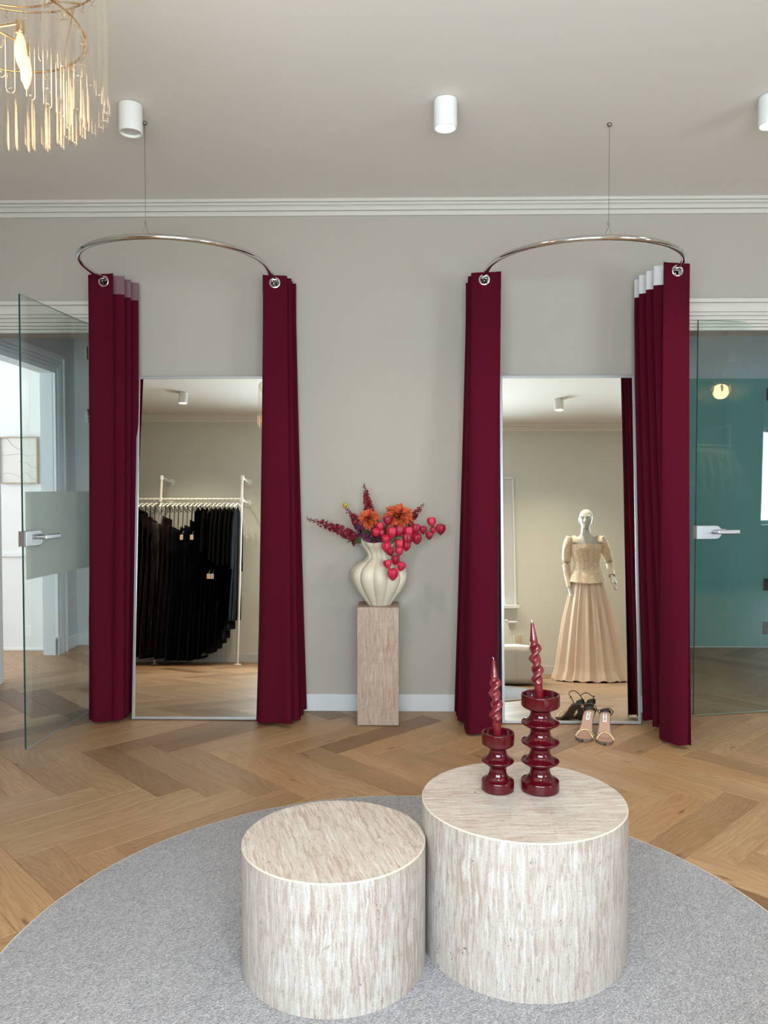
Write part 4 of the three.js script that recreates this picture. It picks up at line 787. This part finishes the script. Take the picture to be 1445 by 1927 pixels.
const ell = (x, y, z, c, r) => { const k0 = Math.hypot((x - c[0]) / r[0], (y - c[1]) / r[1], (z - c[2]) / r[2]), k1 = Math.hypot((x - c[0]) / (r[0] * r[0]), (y - c[1]) / (r[1] * r[1]), (z - c[2]) / (r[2] * r[2])); return k0 * (k0 - 1) / (k1 || 1e-6); };
const smin = (a, b, k) => { const h = Math.max(k - Math.abs(a - b), 0) / k; return Math.min(a, b) - h * h * k * 0.25; };
{
  const t = thing('mannequin', 'pale mannequin in a lace bodice and peach gown, reflected in the right mirror', 'mannequin', [1.960, 0, 3.86], 0.06);
  // joints; image left is -x, front is -z
  const shL = [-0.165, 1.425, 0.01], elL = [-0.200, 1.17, 0.03], wrL = [-0.185, 0.945, -0.03], hdL = [-0.165, 0.86, -0.05];
  const shR = [0.165, 1.425, 0.01], elR = [0.245, 1.19, 0.05], wrR = [0.230, 1.055, -0.10], hdR = [0.245, 0.985, -0.125];
  const body = (x, y, z) => {
    let d = ell(x, y, z, [0, 1.33, 0.0], [0.135, 0.13, 0.088]);
    d = smin(d, ell(x, y, z, [0, 1.20, 0.005], [0.110, 0.14, 0.085]), 0.06);
    d = smin(d, ell(x, y, z, [0, 1.03, 0.01], [0.125, 0.12, 0.09]), 0.06);
    d = smin(d, cap(x, y, z, [-0.125, 1.42, 0.01], [0.125, 1.42, 0.01], 0.043, 0.043), 0.07);
    d = smin(d, cap(x, y, z, [0, 1.40, 0.012], [0.004, 1.575, -0.012], 0.056, 0.045), 0.05);
    for (const s of [-1, 1]) d = smin(d, ell(x, y, z, [s * 0.060, 1.315, -0.055], [0.048, 0.05, 0.035]), 0.03);
    for (const [a, b, c] of [[shL, elL, wrL], [shR, elR, wrR]]) { d = smin(d, cap(x, y, z, a, b, 0.032, 0.022), 0.02); d = smin(d, cap(x, y, z, b, c, 0.022, 0.018), 0.01); }
    return d;
  };
  const HX = 0.008, HZ = -0.02, tn = 0.28, ct = Math.cos(tn), st = Math.sin(tn);
  const head = (X, y, Z) => {
    const x = (X - HX) * ct - (Z - HZ) * st * -1 * -1, z = (X - HX) * st + (Z - HZ) * ct; // turned towards +x
    let d = ell(x, y, z, [0, 1.672, 0.012], [0.072, 0.085, 0.092]);
    d = smin(d, ell(x, y, z, [0, 1.615, -0.030], [0.052, 0.060, 0.055]), 0.04);
    d = smin(d, cap(x, y, z, [0, 1.65, -0.082], [0, 1.622, -0.097], 0.007, 0.010), 0.016);
    d = smin(d, ell(x, y, z, [0, 1.587, -0.079], [0.019, 0.0055, 0.008]), 0.007); d = smin(d, ell(x, y, z, [0, 1.578, -0.078], [0.016, 0.006, 0.008]), 0.007);
    d = smin(d, cap(x, y, z, [-0.042, 1.668, -0.066], [0.042, 1.668, -0.066], 0.008, 0.008), 0.02);
    for (const s of [-1, 1]) { d = -smin(-d, ell(x, y, z, [s * 0.029, 1.650, -0.088], [0.017, 0.010, 0.013]), 0.014); d = smin(d, ell(x, y, z, [s * 0.029, 1.648, -0.070], [0.014, 0.010, 0.012]), 0.006); d = smin(d, ell(x, y, z, [s * 0.073, 1.642, 0.012], [0.009, 0.028, 0.016]), 0.008); }
    return smin(d, cap(X, y, Z, [0, 1.48, 0.012], [0.004, 1.60, -0.008], 0.048, 0.043), 0.02);
  };
  const hand = (w, h, dirs, out) => (x, y, z) => {
    let d = cap(x, y, z, w, h, 0.022, 0.026); const dx = h[0] - w[0], dy = h[1] - w[1], dz = h[2] - w[2], l = Math.hypot(dx, dy, dz), n = [dx / l, dy / l, dz / l];
    for (let k = 0; k < 4; k++) { const o = (k - 1.5) * 0.0165, a = [h[0] + out[0] * o, h[1] + out[1] * o, h[2] + out[2] * o], L = [0.062, 0.075, 0.070, 0.055][k], m = [a[0] + n[0] * L * 0.55, a[1] + n[1] * L * 0.55, a[2] + n[2] * L * 0.55], e = [m[0] + n[0] * L * 0.4 + dirs[0] * 0.02, m[1] + n[1] * L * 0.4 + dirs[1] * 0.02, m[2] + n[2] * L * 0.4 + dirs[2] * 0.02]; d = smin(d, Math.min(cap(x, y, z, a, m, 0.0085, 0.0078), cap(x, y, z, m, e, 0.0078, 0.0065)), 0.006); }
    const b = [lerp(w[0], h[0], 0.35) + out[0] * -0.022, lerp(w[1], h[1], 0.35) + out[1] * -0.022, lerp(w[2], h[2], 0.35) + out[2] * -0.022], c = [b[0] + n[0] * 0.035 - out[0] * 0.02, b[1] + n[1] * 0.035 - out[1] * 0.02, b[2] + n[2] * 0.035 - out[2] * 0.02];
    return smin(d, Math.min(cap(x, y, z, b, c, 0.011, 0.009), cap(x, y, z, c, [c[0] + n[0] * 0.028, c[1] + n[1] * 0.028, c[2] + n[2] * 0.028], 0.009, 0.007)), 0.01);
  };
  const parts = [sdfMesh(body, [-0.33, 0.90, -0.33], 0.66, 84), sdfMesh(head, [-0.145, 1.50, -0.145], 0.29, 84), sdfMesh(hand(wrL, hdL, [0.3, 0, 0.5], [0, 0, -1]), [-0.28, 0.74, -0.15], 0.24, 66), sdfMesh(hand(wrR, hdR, [-0.4, -0.2, 0.3], [-0.6, 0, -0.8]), [0.13, 0.86, -0.24], 0.24, 66)];
  part(t, 'body', merge(parts), M.skin, 'matte pale grey mannequin figure');
  // lace bodice with a square neckline and a rounded peplum
  const wTop = 1.385, bod = closedSurf((u, v) => {
    const a = u * Math.PI * 2, c = Math.cos(a), s = Math.sin(a), hem = 1.005 - 0.03 * (s < 0 ? Math.pow(-s, 2) : 0), top = wTop + (s > 0 ? 0.03 * s : 0);
    const y = lerp(hem, top, v); const k = [[0.97, 0.205, 0.168], [1.06, 0.175, 0.142], [1.13, 0.135, 0.108], [1.20, 0.126, 0.100], [1.28, 0.148, 0.112], [1.34, 0.158, 0.124], [1.40, 0.158, 0.112], [1.45, 0.155, 0.1]];
    let i = 1; while (i < k.length - 1 && k[i][0] < y) i++; const q = clamp((y - k[i - 1][0]) / (k[i][0] - k[i - 1][0])), rx = lerp(k[i - 1][1], k[i][1], q), rz = lerp(k[i - 1][2], k[i][2], q);
    const rib = 1 + 0.010 * Math.cos(a * 14); const p = V(rx * c * rib, y, rz * s * rib + 0.0); p.u = u * 3; p.v = y * 3; return p;
  }, 96, 36);
  part(t, 'lace_bodice', bod, M.lace, 'cream and gold lace bodice with boned seams');
  part(t, 'boning', merge([-0.10, -0.055, 0.0, 0.055, 0.10].map((x) => tube([[x * 1.15, 1.02, -Math.sqrt(Math.max(0, 1 - (x * 1.15 / 0.18) ** 2)) * 0.146], [x * 0.92, 1.13, -Math.sqrt(1 - (x * 0.92 / 0.135) ** 2) * 0.112], [x * 0.88, 1.20, -Math.sqrt(1 - (x * 0.88 / 0.126) ** 2) * 0.103], [x * 1.1, 1.30, -Math.sqrt(Math.max(0.05, 1 - (x * 1.1 / 0.15) ** 2)) * 0.12], [x * 1.15, 1.38, -Math.sqrt(Math.max(0.05, 1 - (x * 1.15 / 0.158) ** 2)) * 0.118]], 0.0028, 24, 6))), M.tag);
  const sleeve = (a, b, c, s) => { const cv = new THREE.CatmullRomCurve3([V(a[0] - s * 0.025, a[1] + 0.035, a[2]), V(a[0] + s * 0.012, a[1] - 0.03, a[2]), V(...b), V(...c)]); return closedSurf((u, v) => { const p = cv.getPoint(v), tg = cv.getTangent(v), q = frame(tg), an = u * Math.PI * 2, r = lerp(lerp(0.060, 0.052, sm(0, 0.3, v)), 0.031, sm(0.3, 1, v)) * (v < 0.04 ? 0.6 + 10 * v : 1) * (1 + 0.05 * Math.sin(an * 5 + v * 30)); const o = V(r * Math.cos(an), 0, r * Math.sin(an)).applyQuaternion(q); p.add(o); p.u = u; p.v = v * 2; return p; }, 32, 40); };
  part(t, 'lace_sleeve', sleeve(shL, elL, wrL, -1), M.lace, 'long lace sleeve hanging straight'); part(t, 'lace_sleeve', sleeve(shR, elR, wrR, 1), M.lace, 'long lace sleeve bent at the elbow');
  part(t, 'shoulder_strap', merge([-1, 1].map((s) => surf((u, v) => { const a = lerp(-1.35, 1.5, v), x = s * (0.105 + 0.045 * u); const p = V(x, 1.385 + 0.098 * Math.cos(a), 0.005 + 0.105 * Math.sin(a) * 1.02); p.u = u; p.v = v; return p; }, 6, 20))), M.lace);
  // pleated chiffon skirt
  part(t, 'skirt', closedSurf((u, v) => { const a = u * Math.PI * 2, y = lerp(1.09, 0.012, v), r = lerp(0.125, 0.345, Math.pow(v, 0.86)) + 0.02 * sm(0.9, 1, v), f = sm(0.0, 0.5, v), am = lerp(0.006, 0.034, f); const rr2 = r + am * (Math.sin(a * 17 + 0.5 * Math.sin(3 * a)) * 0.6 + 0.4 * Math.sin(a * 29 + v * 1.2 + 1)); const p = V(rr2 * Math.cos(a) * 1.0, y + 0.008 * Math.sin(a * 17) * v, rr2 * Math.sin(a) * 0.88); p.u = u * 4; p.v = y; return p; }, 360, 40), M.chiffon, 'long pleated peach chiffon skirt');
  part(t, 'stand', merge([rod([0, 0.01, 0.02], [0, 0.95, 0.02], 0.014, 12), lathe([[0, 0.010], [0.15, 0.010], [0.16, 0.004], [0.16, 0], [0, 0]], 40)]), M.steel);
}

// ------------------------------------------------------------------ armchair, pot and radiator by the window
{
  const t = thing('lounge_chair', 'cream boucle lounge chair in the lower left of the right mirror', 'armchair', [1.0, 0, 3.75]);
  part(t, 'seat', rbox(-0.28, 0.315, 0.012, 0.362, -0.63, 0.50, 0.06, 6), M.boucle);
  part(t, 'backrest', closedSurf((u, v) => { const a = u * Math.PI * 2, y = lerp(0.30, 0.70, v), e = 1 - 0.55 * Math.pow(v, 2.2), n = 0.55, c = Math.cos(a), s = Math.sin(a), w = 0.27 * e * (v > 0.97 ? 0.4 : 1); return V(-0.03 + w * Math.sign(c) * Math.pow(Math.abs(c), n), y, 0.46 + 0.10 * (v > 0.97 ? 0.5 : 1) * Math.sign(s) * Math.pow(Math.abs(s), n) + 0.05 * v); }, 48, 24), M.boucle);
  part(t, 'seam', tube([[0.10, 0.03, -0.631], [0.10, 0.18, -0.633], [0.10, 0.33, -0.629]], 0.002, 10, 5), M.canvasLine);
}
{
  const t = thing('floor_pot', 'sand coloured round pot between the lounge chair and the wall', 'pot', [1.315, 0, 4.42]);
  part(t, 'pot_body', lathe([[0, 0], [0.036, 0], [0.038, 0.02], [0.047, 0.44], [0.049, 0.452], [0.047, 0.454], [0.044, 0.45], [0.036, 0.1], [0, 0.1]], 40), M.pot);
}
{
  const t = thing('radiator', 'white column radiator under the window in the right mirror', 'radiator', [0.4, 0, REAR - 0.1]);
  for (let k = 0; k < 17; k++) { const x = -0.84 + k * 0.105; part(t, 'radiator_column', merge([rbox(x - 0.018, x + 0.018, 0.10, 0.62, -0.055, -0.025, 0.012, 3), rbox(x - 0.018, x + 0.018, 0.10, 0.62, 0.02, 0.05, 0.012, 3), rbox(x - 0.022, x + 0.022, 0.565, 0.625, -0.055, 0.05, 0.014, 3), rbox(x - 0.022, x + 0.022, 0.095, 0.155, -0.055, 0.05, 0.014, 3)]), M.white); }
  part(t, 'connecting_pipe', merge([rod([-0.84, 0.595, 0], [0.97, 0.595, 0], 0.014, 10), rod([-0.84, 0.125, 0], [0.84, 0.125, 0], 0.014, 10), rod([-0.84, 0, 0], [-0.84, 0.125, 0], 0.012, 10), rod([0.84, 0, 0], [0.84, 0.125, 0], 0.012, 10)]), M.white);
}

shadows(scene);
renderer.render(scene, camera);
